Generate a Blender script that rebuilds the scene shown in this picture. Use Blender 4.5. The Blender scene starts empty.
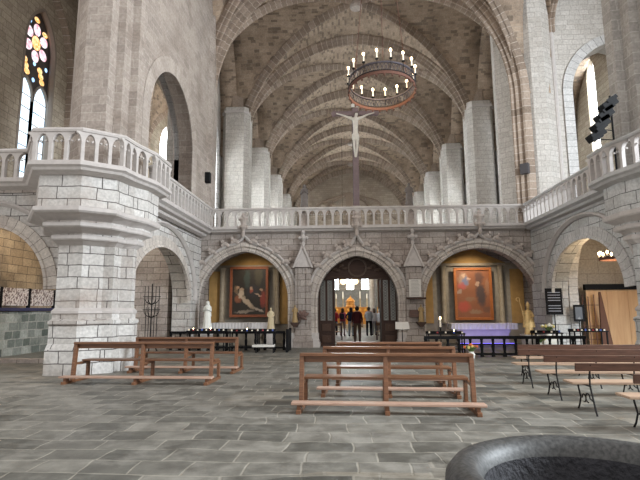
import bpy, bmesh, math, random
from mathutils import Vector, Matrix
from mathutils.geometry import tessellate_polygon
random.seed(7)
PI = math.pi
S = bpy.context.scene
COL = S.collection
R = math.radians

# ------------------------------------------------------------------ camera
FPX = 480.0
psi = math.atan(25 / 480 * math.cos(math.atan(69 / 480)))
pit = math.atan(69 / 480)
rol = -0.005
CAM = Vector((-0.55, 0.0, 1.6))
Fw = Vector((-math.sin(psi) * math.cos(pit), math.cos(psi) * math.cos(pit), math.sin(pit)))
Rt = Vector((math.cos(psi), math.sin(psi), 0))
Up = Rt.cross(Fw)
Rr = Rt * math.cos(rol) + Up * math.sin(rol)
Ur = -Rt * math.sin(rol) + Up * math.cos(rol)
cd = bpy.data.cameras.new('camera')
cam = bpy.data.objects.new('camera', cd)
COL.objects.link(cam)
cd.sensor_width = 36.0
cd.lens = FPX / 640 * 36.0
cd.clip_end = 200
cd.clip_start = 0.05
cam.matrix_world = Matrix(((Rr.x, Ur.x, -Fw.x, CAM.x), (Rr.y, Ur.y, -Fw.y, CAM.y), (Rr.z, Ur.z, -Fw.z, CAM.z), (0, 0, 0, 1)))
S.camera = cam

# ------------------------------------------------------------------ world / exposure
w = bpy.data.worlds.new('world')
S.world = w
w.use_nodes = True
w.node_tree.nodes['Background'].inputs[0].default_value = (1.0, .965, .93, 1)
w.node_tree.nodes['Background'].inputs[1].default_value = .66
S.view_settings.view_transform = 'Standard'
S.view_settings.look = 'None'
S.view_settings.gamma = 1
S.view_settings.use_curve_mapping = False
S.view_settings.exposure = 0.68
kl = bpy.data.lights.new('assumed_key_light', 'AREA'); kl.shape = 'SQUARE'; kl.size = 6; kl.energy = 3300; kl.color = (.86, .94, 1.0)  # area light added out of frame; assumed side daylight brightening the left pier
ko = bpy.data.objects.new('assumed_key_light', kl); COL.objects.link(ko); ko.location = (15, 5, 8)
ko.rotation_euler = (Vector((-6, 14, 3.5)) - Vector((15, 5, 8))).to_track_quat('-Z', 'Y').to_euler()
WIN = 14.0      # daylight strength of the window glass

# ------------------------------------------------------------------ mesh builder
class MB:
    def __init__(s):
        s.v = []; s.f = []; s.uv = {}; s.mi = {}
        s.cur = 0
    def add(s, vs, fs, uvs=None):
        o = len(s.v)
        s.v += [tuple(p) for p in vs]
        for i, f in enumerate(fs):
            k = len(s.f)
            s.f.append(tuple(o + j for j in f))
            if uvs: s.uv[k] = uvs[i]
            if s.cur: s.mi[k] = s.cur
        return s
    def box(s, c, d, rz=0, rx=0, ry=0):
        M = Matrix.Translation(c) @ Matrix.Rotation(rz, 4, 'Z') @ Matrix.Rotation(ry, 4, 'Y') @ Matrix.Rotation(rx, 4, 'X')
        vs = [M @ Vector((x * d[0] / 2, y * d[1] / 2, z * d[2] / 2)) for x in (-1, 1) for y in (-1, 1) for z in (-1, 1)]
        return s.add(vs, [(0, 1, 3, 2), (4, 6, 7, 5), (0, 4, 5, 1), (2, 3, 7, 6), (0, 2, 6, 4), (1, 5, 7, 3)])
    def b2(s, a, b):
        return s.box([(a[i] + b[i]) / 2 for i in range(3)], [abs(b[i] - a[i]) for i in range(3)])
    def loft(s, rings, cap=True, closed=True):
        n = len(rings[0]); vs = [p for r in rings for p in r]; fs = []
        for i in range(len(rings) - 1):
            for j in range(n if closed else n - 1):
                k = (j + 1) % n
                fs.append((i * n + j, i * n + k, (i + 1) * n + k, (i + 1) * n + j))
        if cap:
            fs.append(tuple(range(n))[::-1]); fs.append(tuple((len(rings) - 1) * n + j for j in range(n)))
        return s.add(vs, fs)
    def prism(s, poly, z0, z1):
        return s.loft([[(x, y, z0) for x, y in poly], [(x, y, z1) for x, y in poly]])
    def lathe(s, prof, c=(0, 0, 0), n=16, sx=1, sy=1, cap=True):
        return s.loft([[(c[0] + r * sx * math.cos(2 * PI * j / n), c[1] + r * sy * math.sin(2 * PI * j / n), c[2] + z) for j in range(n)] for r, z in prof], cap)
    def tube(s, path, r, n=6, cap=True):
        path = [Vector(p) for p in path]
        rs = r if isinstance(r, (list, tuple)) else [r] * len(path)
        rings = []
        prev = None
        for i, p in enumerate(path):
            t = (path[min(i + 1, len(path) - 1)] - path[max(i - 1, 0)])
            if t.length < 1e-9: t = Vector((0, 0, 1))
            t.normalize()
            a = prev if prev is not None else (Vector((0, 0, 1)) if abs(t.z) < .9 else Vector((1, 0, 0)))
            u = t.cross(a)
            if u.length < 1e-6: u = t.cross(Vector((0, 1, 0)))
            u.normalize(); vv = u.cross(t).normalized(); prev = vv
            rings.append([p + (u * math.cos(2 * PI * j / n) + vv * math.sin(2 * PI * j / n)) * rs[i] for j in range(n)])
        return s.loft(rings, cap)
    def ball(s, c, r, n=10, m=7, sx=1, sy=1, sz=1):
        rings = []
        for i in range(m + 1):
            a = -PI / 2 + PI * i / m
            rr = max(math.cos(a), 1e-3) * r
            rings.append([(c[0] + sx * rr * math.cos(2 * PI * j / n), c[1] + sy * rr * math.sin(2 * PI * j / n), c[2] + sz * r * math.sin(a)) for j in range(n)])
        return s.loft(rings)
    def sweep(s, path, B, prof, closed=False):
        """sweep profile (n, b) along path; B is the constant binormal, n points along B x T"""
        path = [Vector(p) for p in path]; B = Vector(B).normalized(); n = len(prof)
        rings = []; L = [0]
        for i, p in enumerate(path):
            t = (path[min(i + 1, len(path) - 1)] - path[max(i - 1, 0)]).normalized()
            N = B.cross(t).normalized()
            rings.append([p + N * a + B * b for a, b in prof])
            if i: L.append(L[-1] + (path[i] - path[i - 1]).length)
        W = [0]
        for j in range(n):
            a = prof[j]; b = prof[(j + 1) % n]
            W.append(W[-1] + math.hypot(a[0] - b[0], a[1] - b[1]))
        vs = [p for r in rings for p in r]; fs = []; uv = []
        for i in range(len(rings) - 1):
            for j in range(n):
                k = (j + 1) % n
                fs.append((i * n + j, i * n + k, (i + 1) * n + k, (i + 1) * n + j))
                uv.append(((W[j], L[i]), (W[j + 1], L[i]), (W[j + 1], L[i + 1]), (W[j], L[i + 1])))
        m = (len(rings) - 1) * n
        fs.append(tuple(range(n))[::-1]); uv.append(tuple((0, 0) for _ in range(n)))
        fs.append(tuple(m + j for j in range(n))); uv.append(tuple((0, 0) for _ in range(n)))
        return s.add(vs, fs, uv)
    def plate(s, outer, fn, t, holes=()):
        """flat polygon (with holes) extruded: fn(a, b, depth) -> 3D"""
        loops = [list(outer)] + [list(h) for h in holes]
        tri = tessellate_polygon([[Vector((a, b, 0)) for a, b in l] for l in loops])
        flat = [p for l in loops for p in l]; n = len(flat)
        vs = [fn(a, b, 0) for a, b in flat] + [fn(a, b, t) for a, b in flat]
        fs = []
        for q in tri:
            q = tuple(q)
            fs.append(q); fs.append((q[2] + n, q[1] + n, q[0] + n))
        o = 0
        for l in loops:
            m = len(l)
            for i in range(m):
                a = o + i; b = o + (i + 1) % m
                fs.append((a, b, b + n, a + n))
            o += m
        return s.add(vs, fs)
    def build(s, name, mat, parent=None, loc=None, smooth=False, world=False, bevel=0, rz=0):
        me = bpy.data.meshes.new(name)
        off = Vector((0, 0, 0))
        if loc is not None: off = Vector(loc)
        elif parent is not None and world: off = (parent.location if world is True else JB.location).copy()
        vs = [tuple(Vector(p) - off) for p in s.v] if off.length else s.v
        me.from_pydata(vs, [], s.f)
        mats = mat if isinstance(mat, (list, tuple)) else [mat]
        for m in mats: me.materials.append(m)
        if s.uv:
            ul = me.uv_layers.new(name='UVMap')
            for k, poly in enumerate(me.polygons):
                if k in s.uv:
                    for li, q in zip(poly.loop_indices, s.uv[k]): ul.data[li].uv = q
        for k, i in s.mi.items(): me.polygons[k].material_index = i
        bm = bmesh.new(); bm.from_mesh(me)
        bmesh.ops.recalc_face_normals(bm, faces=bm.faces)
        bm.to_mesh(me); bm.free()
        if smooth:
            for p in me.polygons: p.use_smooth = True
        o = bpy.data.objects.new(name, me); COL.objects.link(o)
        if loc is not None: o.location = loc
        if rz: o.rotation_euler.z = rz
        if parent is not None: o.parent = parent
        if smooth and smooth != 'all':
            try: me.set_sharp_from_angle(angle=R(40))
            except Exception: pass
        if bevel:
            b = o.modifiers.new('bevel', 'BEVEL'); b.width = bevel; b.segments = 2; b.limit_method = 'ANGLE'
        return o

def tag(o, label=None, cat=None, group=None, kind=None):
    if label: o['label'] = label
    if cat: o['category'] = cat
    if group: o['group'] = group
    if kind: o['kind'] = kind
    return o
def empty(name, loc, label, cat, group=None, rz=0):
    o = bpy.data.objects.new(name, None); COL.objects.link(o)
    o.empty_display_size = 0.2
    o.location = loc; o.rotation_euler.z = rz
    return tag(o, label, cat, group)
def copy_tree(o, parent=None):
    c = o.copy(); COL.objects.link(c)
    if parent is not None: c.parent = parent
    for ch in [x for x in bpy.data.objects if x.parent == o]:
        copy_tree(ch, c)
    return c
def place(o, loc, rz=0, label=None, group=None):
    o.location = loc; o.rotation_euler.z = rz
    if label: o['label'] = label
    if group: o['group'] = group
    return o

# ------------------------------------------------------------------ materials
def newmat(name):
    m = bpy.data.materials.new(name); m.use_nodes = True
    nt = m.node_tree
    return m, nt, nt.nodes['Principled BSDF']
def plain(name, c, rough=.6, metal=0, var=.12, scale=6, emis=None, es=0, bump=.0, spec=.4):
    m, nt, p = newmat(name); N = nt.nodes; L = nt.links
    p.inputs['Roughness'].default_value = rough; p.inputs['Metallic'].default_value = metal
    p.inputs['Specular IOR Level'].default_value = spec
    tc = N.new('ShaderNodeTexCoord'); no = N.new('ShaderNodeTexNoise'); no.inputs['Scale'].default_value = scale
    no.inputs['Detail'].default_value = 4
    L.new(tc.outputs['Object'], no.inputs['Vector'])
    mx = N.new('ShaderNodeMix'); mx.data_type = 'RGBA'
    mx.inputs[6].default_value = tuple(max(0, x * (1 - var)) for x in c) + (1,)
    mx.inputs[7].default_value = tuple(min(1, x * (1 + var)) for x in c) + (1,)
    L.new(no.outputs[0], mx.inputs[0]); L.new(mx.outputs[2], p.inputs['Base Color'])
    if emis:
        p.inputs['Emission Color'].default_value = tuple(emis) + (1,); p.inputs['Emission Strength'].default_value = es
    if bump:
        b = N.new('ShaderNodeBump'); b.inputs['Strength'].default_value = bump; b.inputs['Distance'].default_value = .02
        L.new(no.outputs[0], b.inputs['Height']); L.new(b.outputs[0], p.inputs['Normal'])
    return m
def wallcoords(nt):
    N = nt.nodes; L = nt.links
    g = N.new('ShaderNodeNewGeometry')
    cr = N.new('ShaderNodeVectorMath'); cr.operation = 'CROSS_PRODUCT'; cr.inputs[0].default_value = (0, 0, 1)
    L.new(g.outputs['True Normal'], cr.inputs[1])
    nm = N.new('ShaderNodeVectorMath'); nm.operation = 'NORMALIZE'; L.new(cr.outputs[0], nm.inputs[0])
    dt = N.new('ShaderNodeVectorMath'); dt.operation = 'DOT_PRODUCT'
    L.new(g.outputs['Position'], dt.inputs[0]); L.new(nm.outputs[0], dt.inputs[1])
    sp = N.new('ShaderNodeSeparateXYZ'); L.new(g.outputs['Position'], sp.inputs[0])
    cb = N.new('ShaderNodeCombineXYZ'); L.new(dt.outputs['Value'], cb.inputs[0]); L.new(sp.outputs[2], cb.inputs[1])
    sn = N.new('ShaderNodeSeparateXYZ'); L.new(g.outputs['True Normal'], sn.inputs[0])
    ab = N.new('ShaderNodeMath'); ab.operation = 'ABSOLUTE'; L.new(sn.outputs[2], ab.inputs[0])
    gt = N.new('ShaderNodeMath'); gt.operation = 'GREATER_THAN'; gt.inputs[1].default_value = .93; L.new(ab.outputs[0], gt.inputs[0])
    mx = N.new('ShaderNodeMix'); mx.data_type = 'VECTOR'
    L.new(gt.outputs[0], mx.inputs[0]); L.new(cb.outputs[0], mx.inputs[4]); L.new(g.outputs['Position'], mx.inputs[5])
    return mx.outputs[1], g.outputs['Position']
def stone(name, c1, c2, mortar, bw, bh, ms=.012, uv=False, stain=.35, stainc=(.25, .2, .15), bump=.4, nscale=1.2, rough=.9, spots=0, stth=(.5, .7)):
    m, nt, p = newmat(name); N = nt.nodes; L = nt.links
    p.inputs['Roughness'].default_value = rough; p.inputs['Specular IOR Level'].default_value = .2
    vec, pos = wallcoords(nt)
    if uv:
        vec = N.new('ShaderNodeTexCoord').outputs['UV']
    # slight wobble of the joints
    wn = N.new('ShaderNodeTexNoise'); wn.inputs['Scale'].default_value = 2.5; wn.inputs['Detail'].default_value = 2
    L.new(pos, wn.inputs['Vector'])
    ws = N.new('ShaderNodeVectorMath'); ws.operation = 'SCALE'; ws.inputs['Scale'].default_value = .05
    L.new(wn.outputs['Color'], ws.inputs[0])
    wa = N.new('ShaderNodeVectorMath'); wa.operation = 'ADD'; L.new(vec, wa.inputs[0]); L.new(ws.outputs[0], wa.inputs[1])
    br = N.new('ShaderNodeTexBrick')
    br.inputs['Scale'].default_value = 1; br.inputs['Brick Width'].default_value = bw; br.inputs['Row Height'].default_value = bh
    br.inputs['Mortar Size'].default_value = ms; br.inputs['Mortar Smooth'].default_value = .3; br.inputs['Bias'].default_value = 0
    br.inputs['Color1'].default_value = tuple(c1) + (1,); br.inputs['Color2'].default_value = tuple(c2) + (1,); br.inputs['Mortar'].default_value = tuple(mortar) + (1,)
    br.offset = .43; br.squash = 1.25; br.squash_frequency = 3
    L.new(wa.outputs[0], br.inputs['Vector'])
    no = N.new('ShaderNodeTexNoise'); no.inputs['Scale'].default_value = nscale * .5; no.inputs['Detail'].default_value = 6; no.inputs['Roughness'].default_value = .6
    L.new(pos, no.inputs['Vector'])
    rp = N.new('ShaderNodeMapRange'); rp.inputs[1].default_value = stth[0]; rp.inputs[2].default_value = stth[1]; rp.inputs[3].default_value = 0; rp.inputs[4].default_value = stain
    L.new(no.outputs[0], rp.inputs[0])
    mx = N.new('ShaderNodeMix'); mx.data_type = 'RGBA'; mx.inputs[7].default_value = tuple(stainc) + (1,)
    L.new(rp.outputs[0], mx.inputs[0]); L.new(br.outputs['Color'], mx.inputs[6])
    n2 = N.new('ShaderNodeTexNoise'); n2.inputs['Scale'].default_value = 14; n2.inputs['Detail'].default_value = 5
    L.new(pos, n2.inputs['Vector'])
    r2 = N.new('ShaderNodeMapRange'); r2.inputs[1].default_value = .3; r2.inputs[2].default_value = .7; r2.inputs[3].default_value = .82; r2.inputs[4].default_value = 1.15
    L.new(n2.outputs[0], r2.inputs[0])
    m2 = N.new('ShaderNodeVectorMath'); m2.operation = 'SCALE'; L.new(mx.outputs[2], m2.inputs[0]); L.new(r2.outputs[0], m2.inputs['Scale'])
    out = m2.outputs[0]
    if spots:
        vo = N.new('ShaderNodeTexBrick'); vo.inputs['Scale'].default_value = 1; vo.inputs['Brick Width'].default_value = bw; vo.inputs['Row Height'].default_value = bh
        vo.inputs['Mortar Size'].default_value = 0; vo.inputs['Color1'].default_value = (0, 0, 0, 1); vo.inputs['Color2'].default_value = (1, 1, 1, 1)
        vo.offset = .43; vo.squash = 1.25; vo.squash_frequency = 3
        L.new(wa.outputs[0], vo.inputs['Vector'])
        r3 = N.new('ShaderNodeMapRange'); r3.inputs[1].default_value = .7; r3.inputs[2].default_value = .9; r3.inputs[3].default_value = 0; r3.inputs[4].default_value = spots
        L.new(vo.outputs['Color'], r3.inputs[0])
        m3 = N.new('ShaderNodeMix'); m3.data_type = 'RGBA'; m3.inputs[7].default_value = (.08, .065, .055, 1)
        L.new(r3.outputs[0], m3.inputs[0]); L.new(out, m3.inputs[6]); out = m3.outputs[2]
    L.new(out, p.inputs['Base Color'])
    b = N.new('ShaderNodeBump'); b.inputs['Strength'].default_value = bump; b.inputs['Distance'].default_value = .02
    iv = N.new('ShaderNodeMath'); iv.operation = 'SUBTRACT'; iv.inputs[0].default_value = 1; L.new(br.outputs['Fac'], iv.inputs[1])
    ad = N.new('ShaderNodeMath'); ad.operation = 'MULTIPLY_ADD'; ad.inputs[1].default_value = .5; L.new(n2.outputs[0], ad.inputs[0]); L.new(iv.outputs[0], ad.inputs[2])
    L.new(ad.outputs[0], b.inputs['Height']); L.new(b.outputs[0], p.inputs['Normal'])
    return m
def wood(name, c1, c2, rough=.45, scale=3, stretch=(1, 12, 12)):
    m, nt, p = newmat(name); N = nt.nodes; L = nt.links
    p.inputs['Roughness'].default_value = rough
    tc = N.new('ShaderNodeTexCoord'); mp = N.new('ShaderNodeMapping'); mp.inputs['Scale'].default_value = stretch
    no = N.new('ShaderNodeTexNoise'); no.inputs['Scale'].default_value = scale; no.inputs['Detail'].default_value = 5; no.inputs['Distortion'].default_value = .6
    L.new(tc.outputs['Object'], mp.inputs[0]); L.new(mp.outputs[0], no.inputs['Vector'])
    mx = N.new('ShaderNodeMix'); mx.data_type = 'RGBA'; mx.inputs[6].default_value = tuple(c1) + (1,); mx.inputs[7].default_value = tuple(c2) + (1,)
    rr = N.new('ShaderNodeMapRange'); rr.inputs[1].default_value = .3; rr.inputs[2].default_value = .7
    L.new(no.outputs[0], rr.inputs[0]); L.new(rr.outputs[0], mx.inputs[0]); L.new(mx.outputs[2], p.inputs['Base Color'])
    return m
def glow(name, c, s, scale=0, c2=None):
    m = bpy.data.materials.new(name); m.use_nodes = True; nt = m.node_tree; N = nt.nodes; L = nt.links
    N.remove(N['Principled BSDF']); e = N.new('ShaderNodeEmission'); e.inputs[0].default_value = tuple(c) + (1,); e.inputs[1].default_value = s
    if scale:
        tc = N.new('ShaderNodeTexCoord'); v = N.new('ShaderNodeTexVoronoi'); v.inputs['Scale'].default_value = scale
        L.new(tc.outputs['Object'], v.inputs['Vector'])
        sp = N.new('ShaderNodeSeparateColor'); L.new(v.outputs['Color'], sp.inputs[0])
        mx = N.new('ShaderNodeMix'); mx.data_type = 'RGBA'; mx.inputs[6].default_value = tuple(c) + (1,); mx.inputs[7].default_value = tuple(c2) + (1,)
        L.new(sp.outputs[0], mx.inputs[0]); L.new(mx.outputs[2], e.inputs[0])
    L.new(e.outputs[0], N['Material Output'].inputs[0])
    return m

M = {}
# whitewashed ashlar of the gallery level
M['ashlar'] = stone('limewashed_ashlar', (.62, .605, .585), (.48, .455, .43), (.11, .10, .095), .62, .31, .014, stain=.75, stainc=(.34, .275, .235), bump=.5)
M['ashlar_r'] = stone('pale_grey_ashlar', (.58, .585, .58), (.47, .475, .47), (.12, .12, .12), .66, .33, .012, stain=.5, stainc=(.34, .315, .29), bump=.5)
M['upper'] = stone('upper_coursed_stone', (.41, .355, .315), (.315, .27, .24), (.43, .385, .34), .46, .24, .012, stain=.7, stainc=(.22, .175, .145))
M['upper_r'] = stone('grey_coursed_stone', (.38, .355, .33), (.30, .28, .26), (.44, .42, .39), .6, .3, .012, stain=.4, stainc=(.24, .22, .2))
M['nave'] = stone('choir_pier_stone', (.54, .51, .475), (.46, .43, .395), (.36, .33, .30), .42, .24, .012, stain=.25, stainc=(.34, .28, .23))
M['aisle'] = stone('aisle_wall_stone', (.46, .40, .32), (.35, .30, .24), (.24, .2, .16), .5, .26, .012, stain=.5, stainc=(.16, .13, .10))
M['vault'] = stone('vault_web_stone', (.46, .355, .27), (.32, .245, .185), (.40, .325, .26), .30, .13, .010, uv=True, stain=.75, stainc=(.16, .12, .09), spots=.4, nscale=1.0)
M['rib'] = stone('vault_rib_stone', (.40, .32, .26), (.24, .185, .145), (.54, .47, .41), 30, .34, .016, uv=True, stain=.5, stainc=(.2, .155, .125), bump=.3)
M['ring'] = stone('voussoir_stone', (.60, .55, .50), (.47, .42, .385), (.17, .15, .14), 30, .3, .009, uv=True, stain=.45, stainc=(.33, .27, .23))
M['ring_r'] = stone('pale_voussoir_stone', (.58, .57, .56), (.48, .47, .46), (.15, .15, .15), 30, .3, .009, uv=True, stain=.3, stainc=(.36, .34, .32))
M['ring_u'] = stone('upper_voussoir_stone', (.44, .385, .345), (.34, .295, .26), (.46, .41, .37), 30, .3, .012, uv=True, stain=.4, stainc=(.25, .2, .17))
M['jube'] = stone('screen_wall_stone', (.46, .41, .375), (.35, .31, .285), (.16, .135, .12), .55, .26, .013, stain=.75, stainc=(.22, .175, .15))
M['carved'] = plain('carved_stone', (.44, .385, .35), .9, var=.35, scale=9, bump=.4)
M['trim'] = plain('pale_trim_stone', (.50, .465, .445), .85, var=.2, scale=7, bump=.3)
M['brownwall'] = stone('sooty_ochre_wall', (.56, .42, .27), (.44, .32, .2), (.13, .1, .07), .55, .3, .012, stain=.8, stainc=(.10, .08, .06), nscale=1.4, stth=(.42, .66))
M['mosswall'] = stone('mottled_rubble', (.36, .37, .335), (.11, .125, .11), (.34, .33, .30), .42, .3, .02, stain=.6, stainc=(.07, .085, .075), nscale=2.5)
M['plaster'] = plain('old_grey_plaster', (.42, .38, .33), .9, var=.2, scale=3)
M['ochre'] = plain('ochre_wall_paint', (.44, .27, .10), .85, var=.3, scale=4)
M['retable'] = plain('grey_retable_paint', (.33, .295, .245), .8, var=.35, scale=5)
M['bench'] = wood('reddish_bench_wood', (.12, .052, .026), (.235, .11, .056), .35)
M['benchtop'] = wood('worn_kneeler_wood', (.36, .22, .16), (.52, .36, .28), .5)
M['darkwood'] = wood('dark_walnut_wood', (.03, .014, .009), (.06, .03, .02), .75)
M['slatwood'] = wood('dark_slat_wood', (.05, .022, .014), (.11, .05, .032), .38)
M['seatwood'] = wood('pale_seat_wood', (.34, .22, .15), (.5, .36, .26), .45)
M['iron'] = plain('black_iron', (.014, .013, .013), .6, .2, var=.3, spec=.2)
M['rust'] = plain('rusty_iron', (.13, .06, .042), .7, .3, var=.4, scale=20)
M['blue_iron'] = plain('blue_grey_iron', (.08, .072, .085), .6, .4, var=.4, scale=14)
M['gold'] = plain('gilded_metal', (.72, .50, .22), .4, .35, var=.35, scale=14)
M['altar_gold'] = plain('golden_altar_wood', (.56, .27, .07), .45, .25, var=.4, scale=5)
M['white'] = plain('white_paint', (.85, .85, .8), .6, var=.06)
M['cloth'] = plain('white_altar_cloth', (.74, .72, .72), .8, var=.06)
M['wax'] = plain('white_wax', (.8, .76, .66), .5, var=.05, emis=(1, .72, .42), es=.08)
M['flame'] = glow('flame_glow', (1, .66, .3), 18)
M['bulb'] = glow('lit_bulb', (1, .68, .36), 16)
M['ply'] = wood('plywood_boarding', (.50, .28, .13), (.60, .37, .19), .6, 1.2, (6, 6, .7))
M['black'] = plain('matt_black', (.008, .008, .009), .7, var=.1, spec=.15)
M['paper'] = plain('notice_paper', (.62, .60, .56), .8, var=.05)
M['skin'] = plain('skin', (.45, .26, .18), .6, var=.05)
M['cross'] = plain('weathered_cross_wood', (.17, .125, .13), .8, var=.4, scale=8)
M['corpus'] = plain('pale_carved_figure', (.58, .55, .50), .7, var=.25, scale=10)
M['statue'] = plain('grey_carved_figure', (.15, .13, .12), .8, var=.4, scale=8)
M['marbled'] = plain('marbled_column_paint', (.34, .29, .22), .5, var=.35, scale=6)
M['terracotta'] = plain('red_brown_frame_wood', (.26, .085, .04), .4, var=.25)
M['gilt_frame'] = plain('orange_gilt_frame', (.46, .16, .05), .4, .3, var=.25)

# ------------------------------------------------------------------ geometry helpers
def arch(c, a, zs, apex, n=14, flip=False):
    h = apex - zs; pts = []
    if h > a * 1.005:
        Rd = (a * a + h * h) / (2 * a)
        for i in range(n + 1):
            x = -a + a * i / n if False else None
        th = math.atan2(h, Rd - a)
        for i in range(n + 1):
            t = th * i / n
            pts.append((c - a + Rd - Rd * math.cos(t), zs + Rd * math.sin(t)))
        pts += [(2 * c - x, z) for x, z in pts[-2::-1]]
    else:
        for i in range(2 * n + 1):
            t = PI * i / (2 * n)
            pts.append((c - a * math.cos(t), zs + h * math.sin(t) * (1 + .0 * math.sin(t))))
    return pts
def wall_outline(s0, s1, z0, z1, openings):
    """openings: (c, half, spring, apex) all reaching z0, sorted by c"""
    pts = [(s0, z0)]
    for c, a, zs, ap in openings:
        pts.append((c - a, z0)); pts += arch(c, a, zs, ap); pts.append((c + a, z0))
    pts += [(s1, z0), (s1, z1), (s0, z1)]
    return pts
def lancet(c, a, z0, zs, ap, n=8):
    return [(c - a, z0)] + arch(c, a, zs, ap, n) + [(c + a, z0)]
FX = lambda X, sg=1: (lambda a, b, d: (X + sg * d, a, b))     # wall in a plane x = X, thickness along sg
FY = lambda Y, sg=1: (lambda a, b, d: (a, Y + sg * d, b))
def archpath(c, a, zs, apex, fn, z0=None, n=14):
    p = arch(c, a, zs, apex, n)
    if z0 is not None: p = [(p[0][0], z0)] + p + [(p[-1][0], z0)]
    return [fn(x, z, 0) for x, z in p]
def rail_sweep(mb, path, prof):
    """horizontal polyline path [(x, y)], closed profile [(out, z)], out to the right-hand side"""
    n = len(path); rings = []
    for i, (x, y) in enumerate(path):
        ds = []
        if i > 0: ds.append(Vector((x - path[i - 1][0], y - path[i - 1][1])).normalized())
        if i < n - 1: ds.append(Vector((path[i + 1][0] - x, path[i + 1][1] - y)).normalized())
        ns = [Vector((d.y, -d.x)) for d in ds]
        if len(ns) == 2:
            m = (ns[0] + ns[1]); m = m.normalized() if m.length > 1e-6 else ns[0]
            k = 1 / max(m.dot(ns[0]), .35); m = m * k
        else: m = ns[0]
        rings.append([(x + m.x * o, y + m.y * o, z) for o, z in prof])
    mb.loft(rings)

# ==================================================================== FLOOR
def floor_mat():
    m, nt, p = newmat('worn_grey_flagstones'); N = nt.nodes; L = nt.links
    g = N.new('ShaderNodeNewGeometry')
    wn = N.new('ShaderNodeTexNoise'); wn.inputs['Scale'].default_value = .5; wn.inputs['Detail'].default_value = 3
    L.new(g.outputs['Position'], wn.inputs['Vector'])
    ws = N.new('ShaderNodeVectorMath'); ws.operation = 'SCALE'; ws.inputs['Scale'].default_value = .5; L.new(wn.outputs['Color'], ws.inputs[0])
    wa = N.new('ShaderNodeVectorMath'); wa.operation = 'ADD'; L.new(g.outputs['Position'], wa.inputs[0]); L.new(ws.outputs[0], wa.inputs[1])
    br = N.new('ShaderNodeTexBrick'); br.inputs['Scale'].default_value = 1; br.inputs['Brick Width'].default_value = .74; br.inputs['Row Height'].default_value = .43
    br.inputs['Mortar Size'].default_value = .016; br.inputs['Mortar Smooth'].default_value = .6
    br.inputs['Color1'].default_value = (.19, .183, .16, 1); br.inputs['Color2'].default_value = (.085, .084, .073, 1); br.inputs['Mortar'].default_value = (.26, .245, .21, 1)
    br.offset = .37; br.squash = .75; br.squash_frequency = 3
    L.new(wa.outputs[0], br.inputs['Vector'])
    n1 = N.new('ShaderNodeTexNoise'); n1.inputs['Scale'].default_value = 3; n1.inputs['Detail'].default_value = 8; n1.inputs['Roughness'].default_value = .65
    L.new(g.outputs['Position'], n1.inputs['Vector'])
    r1 = N.new('ShaderNodeMapRange'); r1.inputs[1].default_value = .3; r1.inputs[2].default_value = .7; r1.inputs[3].default_value = .6; r1.inputs[4].default_value = 1.5
    L.new(n1.outputs[0], r1.inputs[0])
    b2 = N.new('ShaderNodeTexBrick'); b2.inputs['Scale'].default_value = 1; b2.inputs['Brick Width'].default_value = .52; b2.inputs['Row Height'].default_value = .34
    b2.inputs['Mortar Size'].default_value = .02; b2.inputs['Mortar Smooth'].default_value = .7; b2.offset = .3; b2.squash = 1.6; b2.squash_frequency = 2
    b2.inputs['Color1'].default_value = (.21, .19, .155, 1); b2.inputs['Color2'].default_value = (.07, .072, .064, 1); b2.inputs['Mortar'].default_value = (.24, .225, .19, 1)
    L.new(wa.outputs[0], b2.inputs['Vector'])
    mpv = N.new('ShaderNodeMapping'); mpv.inputs['Scale'].default_value = (.30, .58, 1); L.new(g.outputs['Position'], mpv.inputs[0])
    vo = N.new('ShaderNodeTexVoronoi'); vo.distance = 'CHEBYCHEV'; vo.inputs['Scale'].default_value = 1; L.new(mpv.outputs[0], vo.inputs['Vector'])
    sv = N.new('ShaderNodeSeparateColor'); L.new(vo.outputs['Color'], sv.inputs[0])
    gv = N.new('ShaderNodeMath'); gv.operation = 'GREATER_THAN'; gv.inputs[1].default_value = .6; L.new(sv.outputs[0], gv.inputs[0])
    mb_ = N.new('ShaderNodeMix'); mb_.data_type = 'RGBA'; L.new(gv.outputs[0], mb_.inputs[0]); L.new(br.outputs['Color'], mb_.inputs[6]); L.new(b2.outputs['Color'], mb_.inputs[7])
    sc = N.new('ShaderNodeVectorMath'); sc.operation = 'SCALE'; L.new(mb_.outputs[2], sc.inputs[0]); L.new(r1.outputs[0], sc.inputs['Scale'])
    n3 = N.new('ShaderNodeTexNoise'); n3.inputs['Scale'].default_value = 1.5; n3.inputs['Detail'].default_value = 6; n3.inputs['Roughness'].default_value = .7; L.new(g.outputs['Position'], n3.inputs['Vector'])
    r3 = N.new('ShaderNodeMapRange'); r3.inputs[1].default_value = .5; r3.inputs[2].default_value = .68; r3.inputs[3].default_value = 0; r3.inputs[4].default_value = .55; L.new(n3.outputs[0], r3.inputs[0])
    m3 = N.new('ShaderNodeMix'); m3.data_type = 'RGBA'; m3.inputs[7].default_value = (.27, .26, .235, 1); L.new(r3.outputs[0], m3.inputs[0]); L.new(sc.outputs[0], m3.inputs[6])
    L.new(m3.outputs[2], p.inputs['Base Color'])
    p.inputs['Specular IOR Level'].default_value = .5
    r2 = N.new('ShaderNodeMapRange'); r2.inputs[1].default_value = .3; r2.inputs[2].default_value = .7; r2.inputs[3].default_value = .42; r2.inputs[4].default_value = .62
    L.new(n1.outputs[0], r2.inputs[0]); L.new(r2.outputs[0], p.inputs['Roughness'])
    b = N.new('ShaderNodeBump'); b.inputs['Strength'].default_value = .35; b.inputs['Distance'].default_value = .02
    ad = N.new('ShaderNodeMath'); ad.operation = 'SUBTRACT'; L.new(n1.outputs[0], ad.inputs[0]); L.new(br.outputs['Fac'], ad.inputs[1])
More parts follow.
